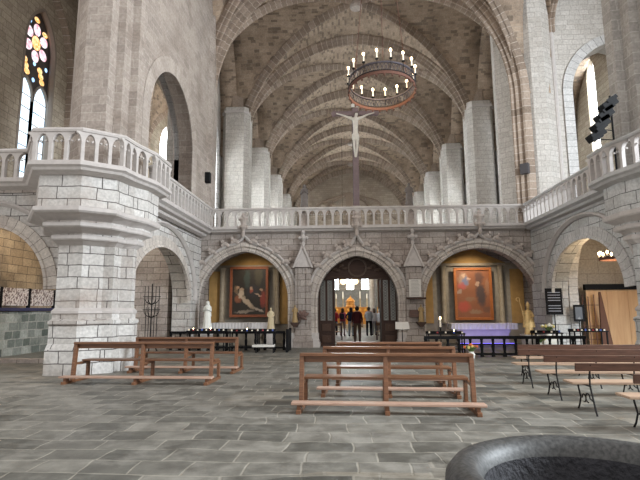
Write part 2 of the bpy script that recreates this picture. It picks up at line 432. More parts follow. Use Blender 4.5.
    L.new(ad.outputs[0], b.inputs['Height']); L.new(b.outputs[0], p.inputs['Normal'])
    return m
M['floor'] = floor_mat()
tag(MB().b2((-16, -5, -.3), (16.5, 56, 0)).build('floor', M['floor']), kind='structure')

# ==================================================================== OUTER AISLE WALLS, WINDOWS
XL, XR = -12.9, 13.4
YT = [20.9, 28.4, 35.9, 43.4, 50.9, 57.6]          # transverse arches of the choir
def lancets_y(ys, z0=6.0, zs=12.0, ap=13.8, a=1.0): return [lancet(y, a, z0, zs, ap) for y in ys]
# left
wl_c = [17.8] + [(YT[i] + YT[i + 1]) / 2 for i in range(4)]
def onx_win(side):
    return
mb = MB(); mb.plate([(13.3, 0), (60, 0), (60, 18.8), (13.3, 18.8)], FX(XL, -1), .7, lancets_y(wl_c[:1], 4.9, 12.2, 14.05, 1.02) + lancets_y(wl_c[1:], 5.5, 12.4, 14.6, 1.6))
tag(mb.build('wall_left', M['aisle']), kind='structure')
mb = MB(); mb.plate([(13.3, 0), (60, 0), (60, 18.8), (13.3, 18.8)], FX(XR, 1), .7, lancets_y([26.2], 8, 14.2, 15.6, .5) + lancets_y([32.15, 39.65, 47.15], 5.5, 12.4, 14.6, 1.6))
tag(mb.build('wall_right', M['aisle']), kind='structure')
M['day'] = glow('daylit_leaded_glass', (.90, .97, 1.0), WIN)
M['day_b'] = glow('pale_blue_daylit_glass', (.55, .78, 1.0), 1.3, 3.0, (.86, .95, 1.0))
wn_i = [0]
def plain_window(X, sg, yc, z0, zs, ap, a, strength=None):
    wn_i[0] += 1
    root = tag(MB().plate(lancet(yc, a, z0, zs, ap), FX(X + sg * .4, sg), .03).build('window_%d' % wn_i[0], M['day']), kind='structure')
    fr = MB()
    fr.box((X + sg * .3, yc, (z0 + ap) / 2), (.12, .14, ap - z0))
    fr.sweep(archpath(yc, a - .03, zs, ap - .05, FX(X + sg * .3), z0), (1, 0, 0), [(0, -.06), (.09, -.06), (.09, .06), (0, .06)])
    for k in range(1, 8):
        z = z0 + k * (zs - z0) / 7
        fr.box((X + sg * .35, yc, z), (.03, 2 * a, .035))
    fr.build('window_frame', M['trim'], root)
    return root
for yc in wl_c[1:]: plain_window(XL, -1, yc, 5.5, 12.4, 14.6, 1.6)  # assumed aisle windows, mostly unseen, widened to light the choir
plain_window(XR, 1, 26.2, 8.0, 14.2, 15.6, .5)
for yc in [32.15, 39.65, 47.15]: plain_window(XR, 1, yc, 5.5, 12.4, 14.6, 1.6)  # right aisle windows assumed here too, widened for more light

# stained glass window over the left gallery
def stained_window():
    wn_i[0] += 1
    yc, a, z0, zs, ap = wl_c[0], 1.02, 4.9, 12.2, 14.05
    X = XL - .25
    root = tag(MB().plate(lancet(yc, a, z0, zs, ap, 12), FX(X, -1), .12).build('window_%d' % wn_i[0], plain('dark_tracery', (.10, .085, .08), .9)), kind='structure')
    G = X + .015
    def ell(y, z, ry, rz, ang=0, n=14):
        ca, sa = math.cos(ang), math.sin(ang)
        return [(y + ry * math.cos(t) * ca - rz * math.sin(t) * sa, z + ry * math.cos(t) * sa + rz * math.sin(t) * ca) for t in [2 * PI * k / n for k in range(n)]]
    pink = glow('pink_white_glass', (1, .35, .42), .9, 9, (.95, .93, 1.0)); org = glow('orange_glass', (1, .35, .06), 1.0, 12, (1, .8, .45))
    for s in (-1, 1):
        mb = MB().plate(lancet(yc + s * .49, .41, z0 + .05, 10.0, 10.75, 6), FX(G, -1), .01); mb.build('lancet_glass', M['day_b'], root)
        ld = MB()
        for k in range(1, 11): ld.box((G + .01, yc + s * .49, z0 + k * .52), (.02, .82, .025))
        ld.build('glazing_bar', M['iron'], root)
    rz0 = 12.5
    MB().plate(ell(yc, rz0, .27, .3), FX(G, -1), .01).build('rosette_centre', org, root)
    for k in range(6):
        t = 2 * PI * k / 6 + PI / 6
        MB().plate(ell(yc + .54 * math.cos(t), rz0 + .58 * math.sin(t), .25, .22, t), FX(G, -1), .01).build('rosette_petal', pink, root)
    for y, z, r_ in ((-.5, 11.3, .26), (.45, 11.25, .26)):
        for k in range(3):
            MB().plate(ell(yc + y + (k - 1) * .09, z + (1 - k) * .22, .16, .13), FX(G, -1), .01).build('orange_light', org, root)
    for y, z in ((-.05, 13.5), (.5, 13.15)):
        MB().plate(ell(yc + y, z, .17, .11), FX(G, -1), .01).build('orange_light', org, root)
    blue = glow('blue_white_glass', (.35, .6, 1), 1.4)
    for y, z in ((0, 10.9), (-.8, 12.0), (.75, 11.7), (0, 11.6), (-.45, 13.25)):
        MB().plate(ell(yc + y, z, .08, .09), FX(G, -1), .01).build('blue_light', blue, root)
    fr = MB()
    for s in (-1, 1):
        fr.sweep(archpath(yc + s * .49, .45, 9.95, 10.8, FX(G + .02), z0), (1, 0, 0), [(0, -.05), (.08, -.05), (.08, .05), (0, .05)])
    fr.sweep(archpath(yc, a, zs, ap, FX(XL - .1), z0), (1, 0, 0), [(0, -.12), (-.10, -.12), (-.16, .0), (-.1, .12), (0, .12)])
    fr.build('window_frame', plain('brown_tracery_stone', (.26, .22, .185), .9), root)
stained_window()
# moulded wall arch round the stained window
a_ = empty('wall_arch', (XL, 16.9, 6), 'moulded blind arch on the aisle wall framing the stained glass window', 'arch')
MB().sweep(archpath(17.1, 2.6, 11.6, 15.4, FX(XL + .12), 6), (1, 0, 0), [(0, -.12), (.2, -.12), (.2, .0), (.1, .16), (0, .16)]).build('moulding', M['rib'], a_, world=True)

# ==================================================================== NAVE VAULT
CX, AW, ZS, ZA = 0.25, 7.35, 11.0, 18.65
HH = ZA - ZS; RD = (AW * AW + HH * HH) / (2 * AW)
def HT(t, h=HH, a=AW):          # t = |x| / a in 0..1 -> height above spring, normalised pointed arc
    Rn = (a * a + h * h) / (2 * a); x = min(abs(t), 1) * a
    return math.sqrt(max(Rn * Rn - (x + Rn - a) ** 2, 0))
def web(mb, cx, a, y0, y1, zs, h, n=16, ext=0):
    yc, b = (y0 + y1) / 2, (y1 - y0) / 2
    ts = [-1 + 2 * i / n for i in range(n + 1)]
    if ext:
        e_ = ext / a; ext_i = len(mb.v); vs = []; fs = []; uv = []
        arc = [0]
        for i in range(n): arc.append(arc[-1] + math.hypot(b * (ts[i + 1] - ts[i]), HT(ts[i + 1], h, a) - HT(ts[i], h, a)))
        for s_ in (-1, 1):
            o_ = len(vs)
            for x_ in (cx + s_ * a, cx + s_ * (a + ext)):
                vs += [(x_, yc + b * v, zs + HT(v, h, a)) for v in ts]
            for j in range(n):
                q = (o_ + j, o_ + j + 1, o_ + n + 2 + j, o_ + n + 1 + j)
                fs.append(q if s_ < 0 else q[::-1]); w4 = ((0, arc[j]), (0, arc[j + 1]), (ext, arc[j + 1]), (ext, arc[j])); uv.append(w4 if s_ < 0 else w4[::-1])
        mb.add(vs, fs, uv)
    arc = [0]
    for i in range(n): arc.append(arc[-1] + math.hypot(a * (ts[i + 1] - ts[i]), HT(ts[i + 1], h, a) - HT(ts[i], h, a)))
    o = len(mb.v); vs = []; fs = []; uv = []
    for i, u in enumerate(ts):
        for j, v in enumerate(ts):
            vs.append((cx + a * u, yc + b * v, zs + max(HT(u, h, a), HT(v, h, a))))
    for i in range(n):
        for j in range(n):
            uc = (ts[i] + ts[i + 1]) / 2; vc = (ts[j] + ts[j + 1]) / 2
            q = [(i, j), (i + 1, j), (i + 1, j + 1), (i, j + 1)]
            fs.append(tuple(p * (n + 1) + r for p, r in q))
            if abs(uc) < abs(vc): uv.append(tuple((yc + b * ts[r], arc[p]) for p, r in q))
            else: uv.append(tuple((cx + a * ts[p], arc[r] * b / a) for p, r in q))
    mb.add(vs, fs, uv)
def build_web(name, cx, a, y0, y1, zs, h, mat, ext=0):
    mb = MB(); web(mb, cx, a, y0, y1, zs, h, ext=ext); o = mb.build(name, mat, smooth=True)
    # make sure normals look down, thickness goes up
    s = o.modifiers.new('solid', 'SOLIDIFY'); s.thickness = .3
    me = o.data
    if me.polygons[len(me.polygons) // 2 + 8].normal.z < 0: s.offset = -1
    else: s.offset = 1
    return tag(o, kind='structure')
bays = [(13.4, 20.9)] + [(YT[i], YT[i + 1]) for i in range(5)]
EXT = 1.05
for y0, y1 in bays: build_web('ceiling', CX, AW, y0, y1, ZS, HH, M['vault'], EXT if y0 > 15 else 0)
def tprof(w, d):
    h = [(-.1, -w), (d * .3, -w), (d * .42, -w * .86), (d * .3, -w * .72), (d * .12, -w * .64), (d * .58, -w * .52), (d * .72, -w * .42), (d * .6, -w * .32), (d * .38, -w * .27), (d * .95, -w * .15)]
    return h + [(d, 0)] + [(a, -b) for a, b in h[::-1]]
def tprof_old(w, d):
    return [(-.1, -w), (d * .35, -w), (d * .45, -w * .72), (d * .55, -w * .72), (d * .75, -w * .5), (d * .8, -w * .3), (d, -w * .22), (d, w * .22), (d * .8, w * .3), (d * .75, w * .5), (d * .55, w * .72), (d * .45, w * .72), (d * .35, w), (-.1, w)]
pos_words = ['spanning the nave directly over the crucifix', 'second from the crossing', 'third from the crossing', 'fourth from the crossing', 'fifth from the crossing', 'against the apse end wall']
def transverse(y, label, w=.36, d=.5, cx=CX, a=AW, zs=ZS, h=HH, z0=9.0):
    pts = [(cx + a * t, y, zs + HT(t, h, a)) for t in [-math.cos(PI * i / 40) for i in range(41)]]
    pts = [(pts[0][0], y, z0)] + pts + [(pts[-1][0], y, z0)]
    path = [Vector(p) for p in pts]
    sg = 1
    mb = MB().sweep(path, (0, sg, 0), tprof(w, d))
    # inward must be towards the arch centre
    return mb
def tr_obj(y, label, **k):
    mb = transverse(y, label, **k)
    loc = (k.get('cx', CX), y, k.get('z0', 9.0))
    return tag(mb.build('transverse_arch', M['rib'], loc=loc), label, 'arch')
for i, y in enumerate(YT): tr_obj(y, 'moulded stone transverse arch of the vault, ' + pos_words[i], **({'z0': 5.15, 'w': .42, 'd': .62} if i == 0 else {}))
def diag(y0, y1, cx=CX, a=AW, zs=ZS, h=HH, z0=9.5, sgn=1, w=.15, d=.36):
    yc, b = (y0 + y1) / 2, (y1 - y0) / 2
    L = math.hypot(a, b)
    pts = [Vector((cx + a * t, yc + sgn * b * t, zs + HT(t, h, a))) for t in [-math.cos(PI * i / 40) for i in range(41)]]
    k0 = .97
    pts = [Vector((cx - a, yc - sgn * b, z0))] + pts + [Vector((cx + a, yc + sgn * b, z0))]
    Bn = Vector((-sgn * b, a, 0)).normalized()
    h_ = [(-.1, -w), (d * .4, -w), (d * .5, -w * .75), (d * .3, -w * .55), (d * .8, -w * .38), (d * .97, -w * .2)]
    prof = h_ + [(d, 0)] + [(a_, -b_) for a_, b_ in h_[::-1]]
    return MB().sweep(pts, Bn, prof)
bay_words = ['over the crossing in front of the gallery', 'first bay past the gallery, seen above the chandelier', 'second bay past the gallery', 'third bay past the gallery', 'fourth bay past the gallery', 'last bay before the apse']
for i, (y0, y1) in enumerate(bays):
    r_ = empty('diagonal_rib_pair', (CX, (y0 + y1) / 2, ZS), 'crossed diagonal ribs of the vault, ' + bay_words[i], 'vault ribs')
    for s_ in (1, -1): diag(y0, y1, sgn=s_).build('rib', M['rib'], r_, world=True)
    MB().lathe([(.05, -.16), (.3, -.12), (.36, 0), (.3, .2), (.1, .25)], (CX, (y0 + y1) / 2, ZA - .42), 14).build('keystone', M['carved'], r_, world=True)

# side walls of the choir with arcade openings, piers, aisle webs
def arcade(X, sg, side):
    for i, (y0, y1) in enumerate(bays):
        if i == 0: continue
        mb = MB(); c = (y0 + y1) / 2
        mb.plate(wall_outline(y0, y1, 0, ZA + .1, [(c, 3.1, 9.8, 14.0)]), FX(X, sg), .55)
        tag(mb.build('wall_%s' % side, M['nave']), kind='structure')
        a_ = empty('arcade_arch', (X, c, 0), 'pointed arcade arch on the %s of the choir, %s' % (side, ['nearest the gallery', 'second beyond the gallery', 'third beyond the gallery', 'fourth beyond the gallery', 'farthest'][i - 1]), 'arch')
        MB().sweep(archpath(c, 3.1, 9.8, 14.0, FX(X - sg * .06), 5), (1, 0, 0), [(-.0, -.1), (-.32, -.1), (-.38, 0), (-.32, .08), (-.0, .08)]).build('moulding', M['ring_r'], a_, world=True)
arcade(CX - AW - EXT, -1, 'left'); arcade(CX + AW + EXT, 1, 'right')
pier_words = ['second', 'third', 'fourth', 'fifth', 'sixth']
def pier_poly(xi, xo, y, hw=.72):
    s = 1 if xo > xi else -1
    return [(xi, y - .38), (xi + s * .3, y - hw), (xo - s * .25, y - hw), (xo, y - .35), (xo, y + .35), (xo - s * .25, y + hw), (xi + s * .3, y + hw), (xi, y + .38)]
for k, y in enumerate(YT[1:]):
    for side, xi, xo in (('left', -6.28, -7.95), ('right', 6.85, 8.45)):
        p = empty('stone_pier', ((xi + xo) / 2, y, 0), 'polygonal stone pier on the %s of the choir, %s from the gallery' % (side, pier_words[k]), 'pier')
        MB().prism(pier_poly(xi, xo, y), 0, 13.9).build('shaft', M['nave'], p, world=True)
        s = 1 if xo > xi else -1
        MB().prism(pier_poly(xi + s * .45, xo - s * .35, y, .5), 13.9, 17.2).build('upper_shaft', M['rib'], p, world=True)
        MB().prism(pier_poly(xi - s * .0, xo + s * .08, y, .8), 13.5, 13.65).build('capital', M['trim'], p, world=True)
        MB().prism(pier_poly(xi - s * .15, xo + s * .2, y, .95), 0, .9).build('base', M['nave'], p, world=True)
# first piers (at the gallery line)
p = empty('stone_pier', (-7.0, 20.9, 5.1), 'tall pale pier at the left corner of the gallery with a small black speaker', 'pier')
MB().prism([(-6.5, 19.9), (-6.38, 20.3), (-6.5, 21.4), (-6.8, 21.7), (-7.9, 21.7), (-7.9, 19.9)], 5.1, 15).build('shaft', M['upper'], p, world=True)
p = empty('stone_pier', (7.8, 21.2, 5.1), 'tall many-sided pier at the right corner of the gallery', 'pier')
MB().prism([(6.62, 21.7), (7.85, 20.55), (8.4, 20.5), (9.0, 20.9), (9.2, 21.0), (9.2, 22.0), (6.7, 22.3)], 5.1, 17).build('shaft', M['nave'], p, world=True)
MB().tube([(8.97, 20.86, 5), (8.97, 20.86, 17)], .1, 8).build('colonnette', M['trim'], p, world=True)

# aisle vaults
for side, xa, xb in (('left', XL, CX - AW - EXT - .3), ('right', CX + AW + EXT + .3, XR)):
    for y0, y1 in bays[:3]:
        build_web('ceiling', (xa + xb) / 2, (xb - xa) / 2, y0, y1, 11.9 if y0 > 15 else 14.2, 4.3, M['vault'])
    for i, (y0, y1) in enumerate(bays[:3]):
        r_ = empty('diagonal_rib_pair', ((xa + xb) / 2, (y0 + y1) / 2, 11), 'crossed ribs of the %s aisle vault, %s' % (side, ['beside the crossing', 'first bay past the gallery', 'second bay past the gallery'][i]), 'vault ribs')
        for s_ in (1, -1): diag(y0, y1, (xa + xb) / 2, (xb - xa) / 2, 11.9 if y0 > 15 else 14.2, 4.3, 11.4 if y0 > 15 else 14.0, s_, .1, .26).build('rib', M['rib'], r_, world=True)
# aisle transverse walls with arches
mb = MB(); mb.plate(wall_outline(XL, CX - AW - .2, 0, 16, [(-10.2, 1.95, 9.0, 13.2)]), FY(20.6), .8)
tag(mb.build('wall_back', M['aisle']), kind='structure')
mb = MB(); mb.plate(wall_outline(9.0, XR, 0, 18.8, [(11.4, 1.72, 11.1, 13.4)]), FY(20.84), .8)
tag(mb.build('wall_back', M['nave']), kind='structure')
a_ = empty('aisle_arch', (11.45, 20.9, 5), 'broad plain arch leading into the right aisle beside the tall pier', 'arch')
MB().sweep(archpath(11.4, 1.72, 11.1, 13.4, FY(20.82), 5), (0, -1, 0), [(0, 0), (0, .06), (.42, .06), (.42, 0)]).build('voussoir_ring', M['ring_r'], a_, world=True)

# ==================================================================== APSE
APX = (-3.9, -1.75, .05, 1.85, 4.0)
mb = MB(); mb.plate([(-8, 0), (8.6, 0), (8.6, 18.8), (-8, 18.8)], FY(57.8), .6, [lancet(c, .42, 3.9, 10.2, 11.3) for c in APX])
tag(mb.build('wall_back', stone('apse_brown_stone', (.50, .42, .34), (.38, .32, .26), (.3, .25, .2), .5, .26, .012, stain=.5, stainc=(.26, .2, .16))), kind='structure')
for c in APX:
    wn_i[0] += 1
    r_ = tag(MB().plate(lancet(c, .42, 3.9, 10.2, 11.3), FY(58.1), .03).build('window_%d' % wn_i[0], M['day']), kind='structure')
    MB().box((c, 58.0, 7.6), (.09, .08, 7.3)).build('mullion', M['trim'], r_)

r_ = empty('apse_shaft', (0.1, 57.6, 11.6), 'slender shaft and radiating ribs on the apse wall behind the crucifix post', 'column')
MB().b2((-.35, 57.35, 11.6), (.55, 57.8, 15.6)).build('shaft', M['rib'], r_, world=True)
for tx in (-5.5, -3.2, 3.4, 5.7): MB().tube([(.1, 57.5, 15.6), (tx * .6, 57.55, 14.6), (tx, 57.6, 12.3)], .16, 6).build('rib', M['rib'], r_, world=True)
# ==================================================================== LEFT LOWER / UPPER WALLS
UPX = -6.5
mb = MB(); mb.plate(wall_outline(13.1, 20.2, 5.0, 18.8, [(15.85, 2.6, 7.6, 10.3)]), FX(UPX, -1), .95)
tag(mb.build('wall_left', M['upper']), kind='structure')
a_ = empty('wall_arch', (UPX, 16.0, 5), 'wide pointed arch in the left upper wall above the side gallery', 'arch')
MB().sweep(archpath(15.85, 2.6, 7.6, 10.3, FX(UPX + .0), 5.2), (1, 0, 0), [(0, 0), (0, .03), (-.5, .03), (-.5, 0)]).build('voussoir_ring', M['ring_u'], a_, world=True)
MB().sweep(archpath(15.85, 2.6, 7.6, 10.3, FX(UPX - .8), 5.2), (1, 0, 0), [(0, -.1), (.16, -.1), (.2, 0), (.1, .1), (0, .1)]).build('inner_rib', M['ring_r'], a_, world=True)  # paler stone than its arch paints in a daylit highlight

LWX, RWX = -6.9, 7.42
mb = MB(); mb.plate(wall_outline(13.1, 21.0, 0, 5.0, [(16.45, 3.1, 2.0, 4.15)]), FX(LWX, -1), .75)
tag(mb.build('wall_left', M['ashlar']), kind='structure')
mb = MB(); mb.plate(wall_outline(13.1, 21.0, 0, 5.0, [(16.4, 2.8, 2.2, 4.1)]), FX(RWX, 1), .68)
tag(mb.build('wall_right', M['ashlar_r']), kind='structure')
mb = MB(); mb.plate(wall_outline(-14.5, -8.2, 0, 5.0, [(-10.9, 2.25, 2.2, 4.38)]), FY(13.2), .9)
tag(mb.build('wall_left', M['ashlar']), kind='structure')
mb = MB(); mb.plate(wall_outline(9.0, 15, 0, 5.0, [(11.5, 2.05, 2.1, 4.15)]), FY(13.2), .9)
tag(mb.build('wall_right', M['ashlar_r']), kind='structure')
def ring(name, label, c, a, zs, ap, fn, B, sgn, mat, z0, wd=.42, loc=None, hood=.42):
    r_ = empty(name, loc, label, 'arch')
    s = sgn
    MB().sweep(archpath(c, a, zs, ap, fn, z0), B, [(0, 0), (0, .05 * s), (-wd * .75, .05 * s), (-wd * .8, .09 * s), (-wd, .11 * s), (-wd, 0)]).build('voussoir_ring', mat, r_, world=True)
    MB().sweep(archpath(c, a + hood, zs, ap + hood, fn, zs), B, [(0, 0), (0, .13 * s), (-.06, .16 * s), (-.14, .06 * s), (-.14, 0)]).build('hood_mould', M['trim'], r_, world=True)
ring('gallery_arch', 'round stone arch under the left side gallery, in front of the wrought iron stand', 16.45, 3.1, 2.0, 4.15, FX(LWX), (1, 0, 0), 1, M['ring'], 2.0, loc=(LWX, 16.3, 0), hood=.5, wd=.4)
ring('gallery_arch', 'round stone arch under the right side gallery, in front of the wooden boarding', 16.4, 2.8, 2.2, 4.27, FX(RWX), (1, 0, 0), -1, M['ring_r'], 2.2, loc=(RWX, 16.4, 0), hood=.46, wd=.4)
ir = empty('inner_arch', (RWX + .9, 16.4, 0), 'inner arch rib with daylight painted in as pale stone, behind the right gallery arch', 'arch')
MB().sweep(archpath(16.35, 2.8, 2.2, 5.0, FX(RWX + .86), 0), (1, 0, 0), [(0, -.17), (.2, -.17), (.28, 0), (.2, .17), (0, .17)]).build('rib', M['ring_r'], ir, world=True)  # daylight on this rib is put into its pale stone colour
ring('gallery_arch', 'stone arch at the far left edge in front of the wall panels', -10.9, 2.25, 2.2, 4.38, FY(13.2), (0, -1, 0), 1, M['ring'], 2.2, loc=(-10.9, 13.2, 0), hood=.4, wd=.36)

# ==================================================================== GREAT CROSSING PIERS WITH BALCONIES
A_ = [(-8.35, 13.2), (-8.02, 12.1), (-7.37, 12.1), (-7.0, 12.5), (-6.72, 12.5), (-6.72, 12.9), (-6.42, 13.0), (-6.42, 13.2), (-6.8, 13.35), (-6.95, 14.0), (-8.35, 14.3)]
B_ = [(-9.15, 12.45), (-8.05, 11.0), (-6.95, 11.05), (-6.28, 11.6), (-6.25, 12.1), (-6.15, 12.4), (-6.0, 12.9), (-6.0, 13.75), (-6.5, 13.95), (-6.95, 14.3), (-8.35, 14.3)]
U_ = [(-8.9, 13.6), (-8.2, 12.55), (-7.68, 12.1), (-6.98, 12.1), (-6.96, 12.45), (-6.74, 12.47), (-6.72, 12.85), (-6.5, 12.87), (-6.46, 13.2), (-6.6, 13.3), (-8.9, 13.9)]
def mirror(pl, m=0.75): return [(m - x, y) for x, y in pl]
def lerp(P, Q, t): return [(a[0] + (b[0] - a[0]) * t, a[1] + (b[1] - a[1]) * t) for a, b in zip(P, Q)]
def corner_pier(left):
    f = (lambda q: q) if left else mirror
    mat = M['ashlar'] if left else M['ashlar_r']
    cx = -7.4 if left else 8.15
    root = empty('crossing_pier', (cx, 13.2, 0), 'massive %s pier carrying a corbelled balcony%s' % (('left', ' above the reddish benches') if left else ('right', ' under the black stage lights')), 'pier')
    def lf(name, lv, m): 
        MB().loft([[(x, y, z) for x, y in f(lerp(A_, B_, t))] for t, z in lv]).build(name, m, root, world=True)
    lf('plinth', [(.26, 0), (.26, .62), (.19, .74), (.17, .76), (.17, 1.22), (.22, 1.26), (.22, 1.33), (.08, 1.38), (.08, 1.5)], mat)
    lf('base_moulding', [(.08, 1.5), (.13, 1.52), (.13, 1.58), (.0, 1.66)], M['trim'])
    lf('shaft', [(0, 1.66), (0, 3.28)], mat)
    lf('lower_corbel', [(0, 3.28), (.05, 3.3), (.2, 3.37), (.29, 3.39), (.32, 3.42), (.32, 3.5), (.27, 3.52)], M['trim'])
    lf('lower_course', [(.22, 3.52), (.22, 3.58)], mat)
    lf('middle_corbel', [(.22, 3.56), (.27, 3.58), (.5, 3.64), (.62, 3.66), (.66, 3.69), (.66, 3.77), (.6, 3.79)], M['trim'])
    lf('middle_course', [(.56, 3.79), (.56, 3.86)], mat)
    lf('upper_corbel', [(.56, 3.84), (.62, 3.86), (.84, 3.93), (.98, 3.96), (1.03, 4.0), (1.03, 4.09), (.95, 4.12)], M['trim'])
    lf('parapet_course', [(.88, 4.12), (.88, 4.98)], mat)
    return root
corner_pier(True); corner_pier(False)
for left in (True, False):
    pl = U_ if left else mirror(U_, .5)
    p = empty('upper_pier', (-7.4 if left else 8.15, 13.2, 5), 'tall faceted stone pier rising from the %s balcony to the vault' % ('left' if left else 'right'), 'pier')
    MB().prism(pl, 5.12, 18.8).build('shaft', M['upper'] if left else M['upper_r'], p, world=True)

# ==================================================================== GALLERIES, RAILS, BALUSTERS
RZ, SZ = 6.0, 5.14
GL = [(-14.5, 12.3), (-9.14, 12.3), (-8.02, 10.85), (-6.88, 10.92), (-6.15, 11.5), (-6.08, 12.1), (-5.88, 12.9), (-5.88, 13.9)]
GL2 = [(-6.4, 13.95), (-6.4, 20.55)]
GJ = [(-6.4, 20.55), (7.15, 20.55)]
GR2 = [(7.15, 20.55), (7.15, 13.95)]
GR = [(0.75 - x, y) for x, y in GL[::-1]]
corn = [(.14, SZ), (.14, 5.06), (.06, 5.02), (.02, 4.96), (-.22, 4.9), (-.22, SZ)]
corn_side = [(.12, SZ), (.12, 5.04), (.0, 4.97), (-.04, 4.9), (-.2, 4.86), (-.22, 4.78), (-.38, 4.72), (-.4, SZ)]
railp = [(.09, RZ - .1), (.11, RZ - .05), (.08, RZ), (-.08, RZ), (-.11, RZ - .05), (-.09, RZ - .1)]
basep = [(.07, SZ), (.07, SZ + .05), (-.07, SZ + .05), (-.07, SZ)]
def baluster_mesh(w):
    h = RZ - .1 - SZ - .05; a = w / 2 - .045
    pts = [(-.04, 0), (.04, 0), (.04, h * .6)]
    for i in range(1, 6):
        t = i / 5
        pts.append((.04 + (a + .005) * (1 - math.cos(t * PI / 2)) , h * .6 + (h * .34) * math.sin(t * PI / 2)))
    pts += [(w / 2, h), (-w / 2, h)]
    pts += [(-x, z) for x, z in pts[7:1:-1]]
    mb = MB().plate(pts, lambda a_, b_, d: (a_, -.055 + d, b_), .11)
    # cusps
    mb.box((w / 2 - .06, 0, h * .70), (.05, .06, .035), ry=R(35)); mb.box((-w / 2 + .06, 0, h * .70), (.05, .06, .035), ry=R(-35))
    me = mb.build('baluster', M['trim'])
    me_data = me.data; bpy.data.objects.remove(me)
    return me_data
def balusters(root, path, mat, step=.357):
    for i in range(len(path) - 1):
        a = Vector(path[i]); b = Vector(path[i + 1]); L = (b - a).length; d = (b - a) / L
        n = max(1, round(L / step)); w_ = L / n
        key = round(w_, 3)
        if key not in bal_cache: bal_cache[key] = baluster_mesh(w_)
        ang = math.atan2(d.y, d.x)
        for k in range(n + 1 if i == len(path) - 2 else n):
            q = a + d * (w_ * k)
            o = bpy.data.objects.new('baluster', bal_cache[key]); COL.objects.link(o)
            o.parent = root; o.location = (q.x - root.location.x, q.y - root.location.y, SZ + .05 - root.location.z)
            o.rotation_euler.z = ang
bal_cache = {}
def gallery(root, path, prof, mat):
    mb = MB(); rail_sweep(mb, path, prof); mb.build('cornice', mat, root, world=True)
    mb = MB(); rail_sweep(mb, path, railp); mb.build('handrail', mat, root, world=True)
    mb = MB(); rail_sweep(mb, path, basep); mb.build('plinth_rail', mat, root, world=True)
    balusters(root, path, mat)
M['trim_r'] = plain('cool_grey_trim_stone', (.47, .465, .46), .85, var=.2, scale=7, bump=.3)
g_ = empty('balcony_balustrade', (-7.4, 12.3, 5), 'carved stone balustrade wrapping round the left pier balcony', 'balustrade')
gallery(g_, GL, corn, M['trim'])
g_ = empty('gallery_balustrade', (-6.4, 17.2, 5), 'long openwork stone balustrade of the left side gallery', 'balustrade')
gallery(g_, GL2, corn_side, M['trim'])
g_ = empty('gallery_balustrade', (7.15, 17.2, 5), 'long openwork stone balustrade of the right side gallery', 'balustrade')
gallery(g_, GR2, corn_side, M['trim_r'])
g_ = empty('balcony_balustrade', (8.15, 12.3, 5), 'carved stone balustrade round the right balcony under the stage lights', 'balustrade')
gallery(g_, GR, corn, M['trim_r'])
# gallery decks
for nm, poly in (('left side', [(-6.45, 14.0), (-6.45, 21), (-13, 21), (-13, 13.2), (-8.4, 13.2), (-8.4, 14.0)]), ('right side', [(7.2, 14.0), (7.2, 21), (13.4, 21), (13.4, 13.2), (9.2, 13.2), (9.2, 14.0)])):
    tag(MB().prism(poly, 4.98, 5.1).build('gallery_deck', M['jube'], loc=(poly[0][0], 17, 4.98)), 'stone deck of the %s gallery above the arches' % nm, 'gallery floor')
for left in (True, False):
    pl = B_ if left else mirror(B_)
    tag(MB().prism(pl, 4.99, 5.1).build('balcony_deck', M['trim'], loc=(pl[0][0], 13, 4.99)), 'stone deck of the %s pier balcony' % ('left' if left else 'right'), 'gallery floor')

# ---- rood screen
JB = empty('rood_screen', (0, 20.8, 0), 'carved stone rood screen with three ogee arches under the gallery', 'screen')
ARC = [(-4.95, 1.93, 2.0, 4.12), (-0.02, 1.72, 1.95, 3.88), (5.2, 2.35, 1.85, 4.16)]
mb = MB(); mb.plate(wall_outline(-7.1, 7.9, 0, 4.95, ARC), FY(20.8), .5); mb.build('screen_wall', M['jube'], JB, world=True)
mb = MB(); rail_sweep(mb, GJ, corn); mb.build('cornice', M['trim'], JB, world=True)
mb = MB(); rail_sweep(mb, GJ, railp); mb.build('handrail', M['trim'], JB, world=True)
mb = MB(); rail_sweep(mb, GJ, basep); mb.build('plinth_rail', M['trim'], JB, world=True)
balusters(JB, GJ, M['trim'])
MB().b2((-7.1, 20.8, 4.95), (7.9, 23.9, 5.1)).build('deck', M['jube'], JB, world=True)
def crocket(p, ang, s=1.0):
    mb = MB(); d = Vector((math.cos(ang), 0, math.sin(ang)))
    c = Vector(p)
    mb.ball(c + d * .07 * s, .10 * s, 7, 5, 1.1, .9, .8)
    mb.ball(c + d * .16 * s + Vector((math.copysign(.05, d.x) * s, -.03, 0)), .06 * s, 6, 4)
    mb.ball(c + d * .05 * s + Vector((.08 * s, -.04, -.03)), .06 * s, 6, 4); mb.ball(c + d * .05 * s + Vector((-.08 * s, -.04, -.03)), .055 * s, 6, 4)
    return mb
